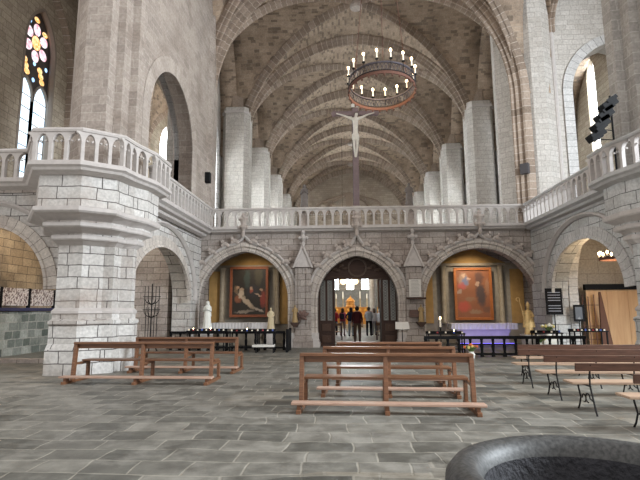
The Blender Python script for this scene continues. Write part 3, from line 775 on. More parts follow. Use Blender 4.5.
for c, a, zs, ap in ARC:
    wd = .40
    r_ = MB().sweep(archpath(c, a, zs, ap, FY(20.8), .55, 18), (0, 1, 0), [(0, .1), (.0, -.04), (-.08, -.08), (-.12, -.02), (-.17, -.02), (-.22, -.12), (-.28, -.12), (-wd, -.05), (-wd, .1)]).build('archivolt', M['ring'], JB, world=True)
    # ogee hood: arch then reversed curve up to the finial
    oz = 4.74; pts = []
    P = arch(c, a + wd, zs, ap + wd - .05, 18)
    half = P[:19]
    cut = [q for q in half if q[0] < c - .42]
    lx, lz = cut[-1]
    og = []
    for i in range(1, 9):
        t = i / 8; x = lx + (c - lx) * t
        z = lz + (oz - lz) * (t * .4 + .6 * t ** 2.8)
        og.append((x, z))
    hl = cut + og
    full = hl + [(2 * c - x, z) for x, z in hl[-2::-1]]
    MB().sweep([(x, 20.76, z) for x, z in full], (0, 1, 0), [(.02, .1), (.02, -.1), (-.05, -.15), (-.11, -.1), (-.11, .1)]).build('ogee_hood', M['trim'], r_, world='JB')
    k = 0; acc = 0
    for i in range(6, len(hl) - 2):
        acc += math.hypot(hl[i][0] - hl[i - 1][0], hl[i][1] - hl[i - 1][1])
        if acc > .42:
            acc = 0
            for sgx in (1, -1):
                x = c + sgx * (hl[i][0] - c); z = hl[i][1]
                n_ = math.atan2(hl[i][0] - hl[i - 1][0], -(hl[i][1] - hl[i - 1][1]))
                an = PI - math.atan2(hl[i + 1][0] - hl[i - 1][0], hl[i + 1][1] - hl[i - 1][1])
                an = PI / 2 + (an - PI / 2) if sgx == 1 else PI - an
                crocket((x, 20.68, z + .05), an, 1.45).build('crocket', M['carved'], r_, world='JB', smooth=True)
    f_ = MB(); f_.lathe([(.05, 0), (.09, .12), (.06, .25), (.16, .42), (.1, .55), (.13, .66), (.17, .75), (.07, .86), (.1, .95), (.03, 1.05)], (c, 20.42, 4.72), 8)
    for s_ in (1, -1):
        f_.ball((c + s_ * .16, 20.42, 5.15), .085, 6, 5); f_.ball((c + s_ * .15, 20.42, 5.5), .075, 6, 5)
    f_.build('finial', M['carved'], r_, world='JB', smooth=True)
    # jamb bases
    for s_ in (1, -1):
        x = c + s_ * (a + .17)
        MB().loft([[(x - w_, 20.62 - w_ * .3, z), (x + w_, 20.62 - w_ * .3, z), (x + w_, 20.95, z), (x - w_, 20.95, z)] for w_, z in ((.28, 0), (.28, .2), (.24, .24), (.25, .3), (.22, .34), (.22, .56), (.2, .6))]).build('jamb_base', M['trim'], JB, world=True)
# pinnacled buttresses
for x0 in (-2.34, 2.36):
    b_ = MB()
    b_.loft([[(x0 - w_, 20.5, z), (x0 + w_, 20.5, z), (x0 + w_, 20.85, z), (x0 - w_, 20.85, z)] for w_, z in ((.42, 0), (.42, .35), (.36, .42), (.36, .6), (.33, .66), (.33, 3.4))])
    for s_ in (-.17, .17): b_.box((x0 + s_, 20.48, 2.1), (.06, .08, 2.5))
    bt = b_.build('buttress', M['jube'], JB, world=True)
    g_ = MB()
    g_.add([(x0 - .38, 20.38, 3.38), (x0 + .38, 20.38, 3.38), (x0, 20.38, 4.28), (x0 - .38, 20.85, 3.38), (x0 + .38, 20.85, 3.38), (x0, 20.85, 4.28)], [(0, 1, 2), (3, 5, 4), (0, 2, 5, 3), (1, 4, 5, 2), (0, 3, 4, 1)])
    g_.box((x0 - .21, 20.36, 3.82), (.07, .1, 1.02), ry=R(23)); g_.box((x0 + .21, 20.36, 3.82), (.07, .1, 1.02), ry=R(-23))
    g_.build('gable', M['trim'], bt, world='JB')
    f_ = MB(); f_.lathe([(.06, 0), (.08, .1), (.05, .2), (.14, .34), (.1, .42), (.05, .5), (.1, .6), (.03, .72)], (x0, 20.55, 4.3), 8)
    for s_ in (1, -1): f_.ball((x0 + s_ * .15, 20.55, 4.66), .08, 6, 5)
    f_.build('finial', M['trim'], bt, world='JB', smooth=True)
# screen rear wall, partitions
mb = MB(); mb.plate(wall_outline(-7.1, 9.2, 0, 4.95, [(0.0, 1.7, 2.4, 3.9)]), FY(23.5), .5); mb.build('rear_wall', M['jube'], JB, world=True)
for xa_ in (-6.2, -3.4, -.6, 2.2, 5.0): MB().b2((xa_, 23.6, 5.1), (xa_ + 2.2, 23.8, 5.72)).build('rear_parapet', M['trim'], JB, world=True)
for x0 in (-2.34, 2.36):
    MB().b2((x0 - .35, 21.3, 0), (x0 + .35, 23.5, 4.95)).build('partition', M['jube'], JB, world=True)
MB().b2((8.1, 21.3, 0), (8.5, 23.5, 4.95)).build('partition', M['jube'], JB, world=True)
MB().b2((-7.6, 21.3, 0), (-7.25, 23.5, 4.95)).build('partition', M['jube'], JB, world=True)

# ==================================================================== SIDE CHAPEL BEHIND LOWER ARCHES
def zpanel(name, a, b, mat, label, cat): 
    return tag(MB().b2(a, b).build(name, mat, loc=((a[0] + b[0]) / 2, (a[1] + b[1]) / 2, min(a[2], b[2]))), label, cat)
# left chapel wall behind front-left arch: sooty ochre above, mottled rubble below
tag(MB().b2((XL, 13.9, 1.55), (XL + .12, 20.6, 4.9)).build('wall_left', M['brownwall']), kind='structure')
tag(MB().b2((XL, 13.9, 0), (XL + .35, 20.6, 1.55)).build('wall_left', M['mosswall']), kind='structure')
tag(MB().b2((XL, 20.3, 0), (-7.9, 20.6, 4.95)).build('wall_back', M['brownwall']), kind='structure')
tag(MB().b2((-9.4, 19.7, 0), (-7.9, 20.3, 4.95)).build('wall_back', M['jube']), kind='structure')
def speckle():
    m, nt, p = newmat('speckled_relief'); N = nt.nodes; L = nt.links
    tc = N.new('ShaderNodeTexCoord'); v = N.new('ShaderNodeTexNoise'); v.inputs['Scale'].default_value = 14; v.inputs['Detail'].default_value = 3
    L.new(tc.outputs['Object'], v.inputs['Vector']); r = N.new('ShaderNodeValToRGB')
    r.color_ramp.elements[0].position = .42; r.color_ramp.elements[0].color = (.16, .10, .09, 1)
    r.color_ramp.elements[1].position = .55; r.color_ramp.elements[1].color = (.72, .64, .60, 1)
    L.new(v.outputs[0], r.inputs[0]); L.new(r.outputs[0], p.inputs['Base Color']); p.inputs['Roughness'].default_value = .8
    return m
M['speckle'] = speckle()
pw = ['leftmost', 'middle', 'rightmost', 'hidden end']
ys = [15.0, 16.55, 18.15]
for i, y in enumerate(ys):
    r_ = empty('wall_panel', (XL + .15, y + .75, 1.75), 'pale speckled picture panel on the far left wall, %s of three' % pw[i], 'panel', 'picture panels on the far left wall')
    MB().b2((XL + .12, y, 1.78), (XL + .2, y + 1.4, 2.42)).build('board', M['speckle'], r_, world=True)
    MB().b2((XL + .12, y + 1.42, 1.7), (XL + .22, y + 1.52, 2.44)).build('edge_strip', M['black'], r_, world=True)
tag(MB().b2((XL + .1, 14, 1.58), (XL + .4, 20, 1.7)).build('display_ledge', plain('blue_black_ledge', (.04, .04, .09), .5), loc=(XL + .25, 17, 1.58)), 'dark blue ledge under the picture panels on the far left wall', 'ledge')
tag(MB().b2((-12.4, 14.6, 0), (-8.8, 14.9, .12)).build('floor_step', M['jube'], loc=(-10.6, 14.7, 0)), 'low stone step with yellow edge inside the far left arch', 'step')

# right chapel: pale wall behind, plywood boarding
M['palewall'] = stone('pale_plaster_blocks', (.50, .46, .41), (.44, .40, .355), (.30, .27, .24), 1.1, .6, .012, stain=.4, stainc=(.34, .28, .22))
tag(MB().b2((8.9, 20.3, 0), (13.4, 20.9, 4.95)).build('wall_back', M['palewall']), kind='structure')
bp = empty('boarding', (10.2, 19.6, 0), 'plywood boarding screening the right chapel with a black top edge', 'partition')
for k in range(5): MB().b2((8.95 + k * .8, 19.6, 0), (8.95 + k * .8 + .79, 19.64, 2.34)).build('plywood_sheet', M['ply'], bp, world=True)
MB().b2((8.9, 19.52, 2.3), (12.95, 19.7, 2.52)).build('black_top', M['black'], bp, world=True)

# ==================================================================== UTILITY: figures
def skin_mesh(joints, edges, radii, sub=2, root=0):
    me = bpy.data.meshes.new('tmp'); me.from_pydata([tuple(j) for j in joints], edges, [])
    o = bpy.data.objects.new('tmp', me); COL.objects.link(o)
    o.modifiers.new('skin', 'SKIN'); 
    ss = o.modifiers.new('sub', 'SUBSURF'); ss.levels = sub; ss.render_levels = sub
    sv = me.skin_vertices[0].data
    for i, r in enumerate(radii):
        sv[i].radius = (r, r) if not isinstance(r, tuple) else r
    sv[root].use_root = True
    dg = bpy.context.evaluated_depsgraph_get()
    ev = o.evaluated_get(dg); out = bpy.data.meshes.new_from_object(ev)
    bpy.data.objects.remove(o)
    return out
def body_mesh(h=1.7, arms='down', stride=.12, female=False, lean=0.0):
    k = h / 1.75
    sh = .19 if not female else .165
    j = [(0, 0, .98), (0, .0, 1.15), (0, .01, 1.34), (0, .0, 1.48), (0, -.01, 1.56), (0, -.02, 1.66), (0, -.01, 1.71),
         (.10, 0, .92), (.11, stride, .50), (.11, stride * .6, .09), (.12, stride * .6 - .14, .035),
         (-.10, 0, .92), (-.11, -stride * .6, .50), (-.11, -stride * .2 + .02, .09), (-.12, -stride * .2 - .12, .035),
         (sh, 0, 1.42), (-sh, 0, 1.42)]
    r = [.155, .13, .155, .09, .055, .095, .085, .11, .082, .06, .045, .11, .082, .06, .045, .062, .062]
    e = [(0, 1), (1, 2), (2, 3), (3, 4), (4, 5), (5, 6), (0, 7), (7, 8), (8, 9), (9, 10), (0, 11), (11, 12), (12, 13), (13, 14), (3, 15), (3, 16)]
    def arm(s, base, el, wr, hd):
        n = len(j); j.extend([el, wr, hd]); r.extend([.045, .033, .036]); e.extend([(base, n), (n, n + 1), (n + 1, n + 2)])
        # fingers
        hv = Vector(hd)
        d = (hv - Vector(wr)).normalized()
        side = d.cross(Vector((0, 1, 0))) if abs(d.y) < .8 else d.cross(Vector((0, 0, 1)))
        side.normalize()
        for q in range(4):
            o_ = (q - 1.5) * .02
            a0 = hv + side * o_ + d * .045; a1 = a0 + d * (.035 + .006 * (1.5 - abs(q - 1.5))) 
            m_ = len(j); j.append(tuple(a0)); r.append(.010); e.append((n + 2, m_)); j.append(tuple(a1)); r.append(.009); e.append((m_, m_ + 1))
        m_ = len(j); j.append(tuple(hv + side * .045 + d * .01)); r.append(.011); e.append((n + 2, m_))
    for s, b in ((1, 15), (-1, 16)):
        if arms == 'down': arm(s, b, (s * (sh + .06), .02, 1.14), (s * (sh + .05), -.06, .9), (s * (sh + .045), -.08, .82))
        elif arms == 'front': arm(s, b, (s * (sh + .05), -.02, 1.14), (s * .1, -.24, 1.12), (s * .05, -.3, 1.15))
        elif arms == 'raised': arm(s, b, (s * (sh + .04), -.12, 1.2), (s * .12, -.26, 1.45), (s * .1, -.27, 1.53))
        elif arms == 'hips': arm(s, b, (s * (sh + .16), .05, 1.18), (s * .17, -.02, 1.0), (s * .12, -.06, .98))
    j = [(x * k, y * k, z * k) for x, y, z in j]; r = [q * k for q in r]
    return skin_mesh(j, e, r, 2)
body_cache = {}
def person(loc, rz, h, label, top, legs, hair, arms='down', stride=.1, long_hair=False, bag=None, skirt=None):
    root = empty('person', loc, label, 'person', rz=rz)
    key = (h, arms, stride)
    me = body_mesh(h, arms, stride)
    k = h / 1.75
    mt = plain('top_fabric', top, .85, var=.15); ml = plain('leg_fabric', legs, .85, var=.15)
    shoe = M['black']
    for m in (M['skin'], mt, ml, shoe): me.materials.append(m)
    for p in me.polygons:
        c = p.center / k; p.use_smooth = True
        if c.z > 1.5: i = 0
        elif c.z > .98 and math.hypot(c.x, 0) < .26 and not (abs(c.y) > .2): i = 1
        elif abs(c.x) > .2 and c.z > .79: i = 1 if c.z > 1.1 else 0
        elif c.z > .98: i = 0
        elif c.z > .08: i = 2
        else: i = 3
        p.material_index = i
    me.name = 'body'
    o = bpy.data.objects.new('body', me); COL.objects.link(o); o.parent = root
    hm = plain('hair_colour', hair, .7, var=.2)
    mb = MB(); mb.ball((0, .02 * k, 1.665 * k), .112 * k, 12, 8, .95, 1.02, 1.08)
    if long_hair: mb.loft([[(w_ * math.cos(t) * k, (.045 + d_ * math.sin(t)) * k, z * k) for t in [2 * PI * q / 10 for q in range(10)]] for w_, d_, z in ((.07, .04, 1.38), (.1, .06, 1.45), (.1, .08, 1.6), (.08, .07, 1.7))])
    mb.build('hair', hm, o, smooth=True)
    # face features on the far side
    f = MB(); f.ball((0, -.125 * k, 1.635 * k), .017 * k, 6, 5, .8, 1.2, 1.4)
    f.build('nose', M['skin'], o, smooth=True)
    f = MB(); f.ball((.035 * k, -.108 * k, 1.665 * k), .011 * k, 6, 5); f.ball((-.035 * k, -.108 * k, 1.665 * k), .011 * k, 6, 5)
    f.build('eyes', M['black'], o)
    # garment
    gm = MB(); gm.loft([[(w_ * math.cos(t) * k, (d_ * math.sin(t)) * k, z * k) for t in [2 * PI * q / 14 for q in range(14)]] for w_, d_, z in ((.205, .145, .93), (.19, .135, 1.08), (.19, .135, 1.2), (.205, .145, 1.33), (.215, .125, 1.42), (.12, .085, 1.49), (.07, .07, 1.51))])
    gm.build('shirt', mt, root, smooth=True)
    if skirt is not None:
        sk = MB(); sk.loft([[(w_ * math.cos(t) * k, (d_ * math.sin(t)) * k, z * k) for t in [2 * PI * q / 14 for q in range(14)]] for w_, d_, z in ((.3, .26, .42), (.24, .2, .7), (.19, .14, .97))])
        sk.build('skirt', plain('skirt_fabric', skirt, .85), root, smooth=True)
    if bag is not None:
        b_ = MB(); b_.box((0, .19 * k, 1.25 * k), (.26 * k, .13 * k, .36 * k)); o2 = b_.build('backpack', plain('bag_fabric', bag, .8), root, bevel=.04)
    return root

# ==================================================================== CRUCIFIX
def crucifix():
    root = empty('crucifix', (0, 20.75, 6.0), 'tall crucifix rising from the centre of the gallery rail', 'crucifix')
    MB().box((0, 0, 2.3), (.26, .16, 4.6)).build('upright', M['cross'], root, bevel=.02)
    MB().box((0, 0, 4.35), (1.9, .14, .2)).build('crossbar', M['cross'], root, bevel=.02)
    MB().box((0, -.08, 4.72), (.34, .03, .2)).build('title_board', M['paper'], root)
    for s_ in (-1, 1): MB().ball((s_ * .95, 0, 4.35), .13, 8, 6, 1, .6, 1.2).build('bar_end', M['cross'], root, smooth=True)
    j = [(0, -.14, 3.25), (0, -.16, 3.55), (0, -.17, 3.82), (0, -.16, 4.0), (.02, -.2, 4.1), (.05, -.25, 4.22), (.06, -.25, 4.28),
         (.07, -.15, 3.15), (.07, -.27, 2.75), (.03, -.15, 2.38), (.02, -.2, 2.24),
         (-.07, -.15, 3.15), (-.07, -.27, 2.75), (-.03, -.15, 2.38), (-.02, -.2, 2.24),
         (.19, -.15, 4.06), (.48, -.13, 4.2), (.78, -.12, 4.3), (.86, -.12, 4.33),
         (-.19, -.15, 4.06), (-.48, -.13, 4.2), (-.78, -.12, 4.3), (-.86, -.12, 4.33)]
    e = [(0, 1), (1, 2), (2, 3), (3, 4), (4, 5), (5, 6), (0, 7), (7, 8), (8, 9), (9, 10), (0, 11), (11, 12), (12, 13), (13, 14), (3, 15), (15, 16), (16, 17), (17, 18), (3, 19), (19, 20), (20, 21), (21, 22)]
    r = [.12, .105, .13, .07, .05, .085, .07, .08, .055, .038, .035, .08, .055, .038, .035, .06, .042, .03, .035, .06, .042, .03, .035]
    me = skin_mesh(j, e, r, 2); me.materials.append(M['corpus']); me.name = 'christ_figure'
    for p in me.polygons: p.use_smooth = True
    o = bpy.data.objects.new('figure', me); COL.objects.link(o); o.parent = root
    MB().lathe([(.15, 0), (.17, .1), (.15, .26), (.13, .3)], (0, -.15, 3.05), 12, 1, .75).build('loincloth', M['corpus'], o, smooth=True)
    MB().ball((.05, -.2, 4.24), .1, 10, 7).build('hair', M['darkwood'], o, smooth=True)
    MB().loft([[(-w_, -.2, z), (w_, -.2, z), (w_, .2, z), (-w_, .2, z)] for w_, z in ((.24, -.9), (.24, -.7), (.18, -.6), (.16, .05))]).build('pedestal', M['carved'], root)
crucifix()

# ==================================================================== STATUES
def robed_statue(root, h, mat, veil=False, arms='pray', mat2=None, mitre=False):
    k = h / 1.6
    prof = [(.26, 0), (.27, .04), (.24, .2), (.215, .55), (.2, .85), (.17, 1.0), (.185, 1.15), (.19, 1.25), (.15, 1.33), (.07, 1.38), (.06, 1.42)]
    n = 24; rings = []
    for r_, z in prof:
        fold = .10 * max(0, 1 - z / 1.0)
        rings.append([((r_ * (1 + fold * math.cos(7 * t + z * 2))) * math.cos(t) * k, (r_ * .72 * (1 + fold * math.cos(7 * t + z * 2))) * math.sin(t) * k, z * k) for t in [2 * PI * q / n for q in range(n)]])
    MB().loft(rings).build('robe', mat, root, smooth=True)
    hm = MB(); hm.ball((0, -.01 * k, 1.49 * k), .095 * k, 12, 9, .85, .95, 1.15); hm.ball((0, -.1 * k, 1.485 * k), .018 * k, 6, 5, .8, 1, 1.5)
    hm.build('head', mat2 or mat, root, smooth=True)
    if veil:
        MB().loft([[(w_ * math.cos(t) * k, (y_ + w_ * .7 * math.sin(t)) * k, z * k) for t in [PI * q / 10 - .15 + .3 * q / 10 * 0 for q in range(11)]] + [] for w_, y_, z in ((.24, .02, .7), (.2, .03, 1.1), (.17, .02, 1.3), (.12, .0, 1.45), (.115, -.01, 1.56), (.06, 0, 1.62))], cap=False, closed=True).build('veil', mat, root, smooth=True)
    am = MB()
    if arms == 'pray':
        for s_ in (1, -1): am.tube([(s_ * .16 * k, 0, 1.27 * k), (s_ * .22 * k, -.06 * k, 1.02 * k), (s_ * .03 * k, -.2 * k, 1.12 * k), (s_ * .02 * k, -.23 * k, 1.24 * k)], [.07 * k, .065 * k, .045 * k, .022 * k], 8)
    elif arms == 'crozier':
        am.tube([(-.16 * k, 0, 1.27 * k), (-.3 * k, -.08 * k, 1.1 * k), (-.36 * k, -.16 * k, 1.25 * k), (-.36 * k, -.17 * k, 1.33 * k)], [.07 * k, .07 * k, .045 * k, .03 * k], 8)
        am.tube([(.16 * k, 0, 1.27 * k), (.25 * k, -.08 * k, 1.0 * k), (.1 * k, -.2 * k, .98 * k), (.05 * k, -.22 * k, 1.0 * k)], [.07 * k, .07 * k, .045 * k, .03 * k], 8)
    elif arms == 'side':
        for s_ in (1, -1): am.tube([(s_ * .16 * k, 0, 1.27 * k), (s_ * .23 * k, -.04 * k, 1.02 * k), (s_ * .14 * k, -.16 * k, .95 * k), (s_ * .1 * k, -.2 * k, .95 * k)], [.07 * k, .06 * k, .045 * k, .03 * k], 8)
    am.build('arms', mat, root, smooth=True)
    if mitre:
        MB().loft([[(w_ * math.cos(t) * k, d_ * math.sin(t) * k, z * k) for t in [2 * PI * q / 12 for q in range(12)]] for w_, d_, z in ((.09, .09, 1.54), (.115, .1, 1.64), (.09, .07, 1.74), (.01, .03, 1.86))]).build('mitre', mat, root, smooth=True)
        MB().loft([[(w_ * math.cos(t) * k, d_ * math.sin(t) * k, z * k) for t in [2 * PI * q / 16 for q in range(16)]] for w_, d_, z in ((.36, .2, .4), (.31, .19, .75), (.26, .17, 1.1), (.19, .14, 1.3), (.1, .09, 1.39))]).build('cope', mat, root, smooth=True)
for x0, side in ((-2.32, 'left'), (2.32, 'right')):
    r_ = empty('rail_statue', (x0, 20.9, 6.0 if False else 5.1), 'small dark robed statue standing behind the gallery rail, %s of the crucifix' % side, 'statue')
    MB().loft([[(-w_, -w_, z), (w_, -w_, z), (w_, w_, z), (-w_, w_, z)] for w_, z in ((.2, 0), (.2, .75), (.26, .82), (.26, .9))]).build('pedestal', M['carved'], r_)
    sub_root = bpy.data.objects.new('figure', None); 
    before = set(bpy.data.objects)
    robed_statue(r_, 1.12, M['statue'], veil=(x0 < 0), arms='pray' if x0 < 0 else 'side')
    for o in set(bpy.data.objects) - before: o.location.z = .9
    bpy.data.objects.remove(sub_root)

r_ = empty('marian_statue', (-6.3, 20.0, 0), 'white veiled statue with joined hands beside the left candle racks', 'statue')
MB().loft([[(-w_, -w_, z), (w_, -w_, z), (w_, w_, z), (-w_, w_, z)] for w_, z in ((.2, 0), (.2, .74), (.24, .78), (.24, .84))]).build('pedestal', M['trim'], r_)
before = set(bpy.data.objects); robed_statue(r_, 1.1, M['white'], veil=True)
for o in set(bpy.data.objects) - before: o.location.z = .84
r_ = empty('saint_statue', (-3.72, 20.55, 0), 'small cream statue on a stand at the right end of the left altar', 'statue')
MB().loft([[(-w_, -w_, z), (w_, -w_, z), (w_, w_, z), (-w_, w_, z)] for w_, z in ((.16, 0), (.16, .62), (.2, .66), (.2, .72))]).build('pedestal', M['trim'], r_)
before = set(bpy.data.objects); robed_statue(r_, .95, plain('cream_figure', (.62, .52, .34), .6, var=.2), arms='side')
for o in set(bpy.data.objects) - before: o.location.z = .72
r_ = empty('bishop_statue', (6.72, 19.75, 0), 'gilded bishop statue with mitre holding a crozier before the right arch', 'statue')
MB().loft([[(-w_, -w_, z), (w_, -w_, z), (w_, w_, z), (-w_, w_, z)] for w_, z in ((.3, 0), (.3, .1), (.24, .14), (.24, .48), (.28, .52), (.28, .56))]).build('pedestal', M['trim'], r_)
before = set(bpy.data.objects); robed_statue(r_, 1.12, M['gold'], arms='crozier', mitre=True)
cz = MB(); cz.tube([(-.2, -.14, .45), (-.3, -.14, 1.05), (-.36, -.14, 1.3)] + [(-.42 + .07 * math.cos(t), -.14, 1.38 + .07 * math.sin(t)) for t in [-.6 + i * .6 for i in range(10)]], .014, 6)
cz.build('crozier', M['gold'], r_, smooth=True)
for o in set(bpy.data.objects) - before: o.location.z = .56

# busts on brackets beside the door
for x0, col, lab in ((-2.66, M['gold'], 'small carved wooden figure on a wall bracket left of the doorway'), (2.58, M['gold'], 'small gilded figure on a wall bracket right of the doorway')):
    r_ = empty('wall_figure', (x0, 20.3, .95), lab, 'statue')
    MB().loft([[(-w_, -.1, z), (w_, -.1, z), (w_, .2, z), (-w_, .2, z)] for w_, z in ((.06, -.1), (.18, .05), (.2, .1))]).build('bracket', M['darkwood'], r_)
    before = set(bpy.data.objects); robed_statue(r_, .72, plain('aged_gilt_figure', (.36, .25, .12), .6, .2, var=.4, scale=20), arms='side')
    for o in set(bpy.data.objects) - before: o.location.z = .1
bq = MB()
for k in range(34):
    a0 = random.random() * 6.28; q = random.random() ** .5
    bq.tube([(-2.35, 20.35, 1.2), (-2.33 + .14 * q * math.cos(a0), 20.22, 1.34 + .12 * q * math.sin(a0)), (-2.3 + .26 * q * math.cos(a0), 20.2 + .1 * random.random(), 1.36 + .24 * q * math.sin(a0))], [.03, .09, .03], 5)
tag(bq.build('bouquet', plain('dried_flowers', (.16, .10, .085), .9, var=.7, scale=30, bump=.8), loc=(-2.3, 20.3, 1.15), smooth=True), 'dark dried flower arrangement on the pier left of the doorway', 'flowers')

# ==================================================================== ALTARS, RETABLES, PAINTINGS
def canvas_mat(name, bg, blobs, scale=1.0):
    m, nt, p = newmat(name); N = nt.nodes; L = nt.links
    p.inputs['Roughness'].default_value = .4
    tc = N.new('ShaderNodeTexCoord'); sp = N.new('ShaderNodeSeparateXYZ')
    nz = N.new('ShaderNodeTexNoise'); nz.inputs['Scale'].default_value = 6; nz.inputs['Detail'].default_value = 7; L.new(tc.outputs['Object'], nz.inputs['Vector'])
    sb = N.new('ShaderNodeVectorMath'); sb.operation = 'SUBTRACT'; sb.inputs[1].default_value = (.5, .5, .5); L.new(nz.outputs['Color'], sb.inputs[0])
    sc = N.new('ShaderNodeVectorMath'); sc.operation = 'SCALE'; sc.inputs['Scale'].default_value = .26; L.new(sb.outputs[0], sc.inputs[0])
    ad = N.new('ShaderNodeVectorMath'); ad.operation = 'ADD'; L.new(tc.outputs['Object'], ad.inputs[0]); L.new(sc.outputs[0], ad.inputs[1])
    L.new(ad.outputs[0], sp.inputs[0])
    def mth(op, a, b=None):
        n = N.new('ShaderNodeMath'); n.operation = op
        for i, q in enumerate((a, b)):
            if q is None: continue
            if isinstance(q, (int, float)): n.inputs[i].default_value = q
            else: L.new(q, n.inputs[i])
        return n.outputs[0]
    cur = None
    base = N.new('ShaderNodeMix'); base.data_type = 'RGBA'; base.inputs[6].default_value = tuple(bg[0]) + (1,); base.inputs[7].default_value = tuple(bg[1]) + (1,)
    n2 = N.new('ShaderNodeTexNoise'); n2.inputs['Scale'].default_value = 2; n2.inputs['Detail'].default_value = 5; L.new(tc.outputs['Object'], n2.inputs['Vector'])
    L.new(n2.outputs[0], base.inputs[0]); cur = base.outputs[2]
    for cx, cz, rx, rz, an, c in blobs:
        ca, sa = math.cos(an), math.sin(an)
        dx = mth('SUBTRACT', sp.outputs[0], cx); dz = mth('SUBTRACT', sp.outputs[2], cz)
        u = mth('DIVIDE', mth('ADD', mth('MULTIPLY', dx, ca), mth('MULTIPLY', dz, sa)), rx)
        v = mth('DIVIDE', mth('SUBTRACT', mth('MULTIPLY', dz, ca), mth('MULTIPLY', dx, sa)), rz)
        d = mth('ADD', mth('MULTIPLY', u, u), mth('MULTIPLY', v, v))
        mr = N.new('ShaderNodeMapRange'); mr.inputs[1].default_value = .35; mr.inputs[2].default_value = 1.3; mr.inputs[3].default_value = .85; mr.inputs[4].default_value = 0
        L.new(d, mr.inputs[0])
        mx = N.new('ShaderNodeMix'); mx.data_type = 'RGBA'; mx.inputs[7].default_value = tuple(c) + (1,)
        L.new(mr.outputs[0], mx.inputs[0]); L.new(cur, mx.inputs[6]); cur = mx.outputs[2]
    L.new(cur, p.inputs['Base Color'])
    return m
cm1 = canvas_mat('dark_lamentation_canvas', ((.018, .014, .012), (.05, .04, .03)), [
    (-.1, .62, .16, .5, 0, (.05, .07, .06)), (.45, .75, .2, .5, 0, (.07, .06, .035)), (.15, .0, .3, .35, 0, (.04, .035, .04)),
    (.68, -.35, .14, .42, 0, (.30, .05, .03)), (.12, .05, .1, .1, 0, (.4, .1, .06)), (.1, .18, .08, .08, 0, (.5, .33, .22)),
    (-.55, -.35, .16, .2, .3, (.28, .10, .05)), (-.65, .1, .1, .2, .2, (.22, .14, .08)), (-.55, .2, .09, .09, 0, (.5, .32, .2)),
    (-.15, -.45, .55, .12, -.75, (.58, .46, .34)), (-.4, -.1, .14, .2, -.3, (.6, .48, .36)), (-.35, .13, .1, .09, 0, (.5, .36, .25)),
    (.45, -.85, .28, .07, -.4, (.5, .42, .34)), (-.2, -.95, .5, .08, .1, (.3, .25, .2)), (.6, .1, .07, .08, 0, (.45, .28, .18)), (.45, -.15, .2, .05, -.5, (.5, .36, .26))])
cm2 = canvas_mat('red_vision_canvas', ((.24, .085, .04), (.34, .14, .07)), [
    (-.42, .62, .26, .36, 0, (.42, .28, .2)), (-.35, .55, .17, .28, -.2, (.16, .20, .34)), (-.42, .85, .09, .09, 0, (.62, .42, .3)), (-.5, .35, .22, .16, 0, (.5, .10, .09)),
    (-.18, .7, .08, .08, 0, (.6, .4, .3)), (.3, .75, .22, .3, 0, (.11, .06, .05)), (.36, -.05, .24, .62, .1, (.06, .055, .06)), (.22, .45, .09, .1, 0, (.5, .33, .24)),
    (.68, .35, .1, .4, 0, (.34, .18, .11)), (-.45, -.6, .32, .26, .2, (.50, .09, .06)), (-.15, -.25, .25, .12, 0, (.30, .17, .1)), (.1, -.85, .3, .12, 0, (.34, .22, .14)),
    (-.65, .1, .14, .1, 0, (.4, .3, .24)), (.6, -.75, .2, .14, 0, (.18, .09, .06))])
def painting(loc, w_, h_, cm, fm, label, blade=.12):
    r_ = empty('painting', loc, label, 'painting')
    cv = MB().box((0, 0, 0), (w_, .03, h_)).build('canvas', cm, r_); cv.location = (0, 0, h_ / 2); cv.scale = (1, 1, 1)
    f = MB(); t = blade
    for s_ in (-1, 1):
        f.box((s_ * (w_ / 2 + t / 2), -.02, h_ / 2), (t, .1, h_ + 2 * t)); f.box((0, -.02, h_ / 2 + s_ * (h_ / 2 + t / 2)), (w_, .1, t))
        f.box((s_ * (w_ / 2 + t * .9), -.06, h_ / 2), (t * .25, .06, h_ + 2 * t)); f.box((0, -.06, h_ / 2 + s_ * (h_ / 2 + t * .9)), (w_ + 2 * t, .06, t * .25))
    f.build('frame', fm, r_, bevel=.01)
    return r_
# scale canvas blob coordinates to ~ +-.9 x +-1.15 metres
painting((-5.18, 23.1, 1.35), 1.62, 2.18, cm1, M['terracotta'], 'dark painting of mourners round a pale body above the left altar')
painting((5.47, 23.1, 1.18), 1.52, 2.2, cm2, M['gilt_frame'], 'reddish painting of a robed vision in a bright orange frame above the right altar')
def retable(x0, half, label, rightpatch):
    r_ = empty('altarpiece', (x0, 23.4, 0), label, 'altarpiece')
    MB().b2((x0 - half, 23.38, 0), (x0 + half, 23.48, 3.7)).build('painted_backdrop', M['retable'], r_, world=True)
    mb = MB().plate([(x0 - 1.75, 3.72), (x0 + 1.75, 3.72), (x0, 4.5)], FY(23.36), .1); mb.build('pediment', M['ochre'], r_, world=True)
    MB().b2((x0 - 1.85, 23.24, 3.62), (x0 + 1.85, 23.4, 3.74)).build('entablature', M['marbled'], r_, world=True)
    for s_ in (-1, 1):
        MB().b2((x0 + s_ * (half - .02), 23.33, .9), (x0 + s_ * (half - .62), 23.4, 3.45)).build('ochre_panel', M['ochre'], r_, world=True)
        MB().lathe([(.16, .9), (.16, 1.0), (.12, 1.06), (.12, 3.4), (.15, 3.48), (.17, 3.6)], (x0 + s_ * 1.35, 23.22, 0), 12).build('column', M['marbled'], r_, world=True, smooth=True)
    return r_
retable(-5.18, 2.05, 'painted altarpiece with ochre side panels behind the dark painting', False)
retable(5.47, 2.45, 'painted altarpiece with ochre side panels behind the reddish painting', True)
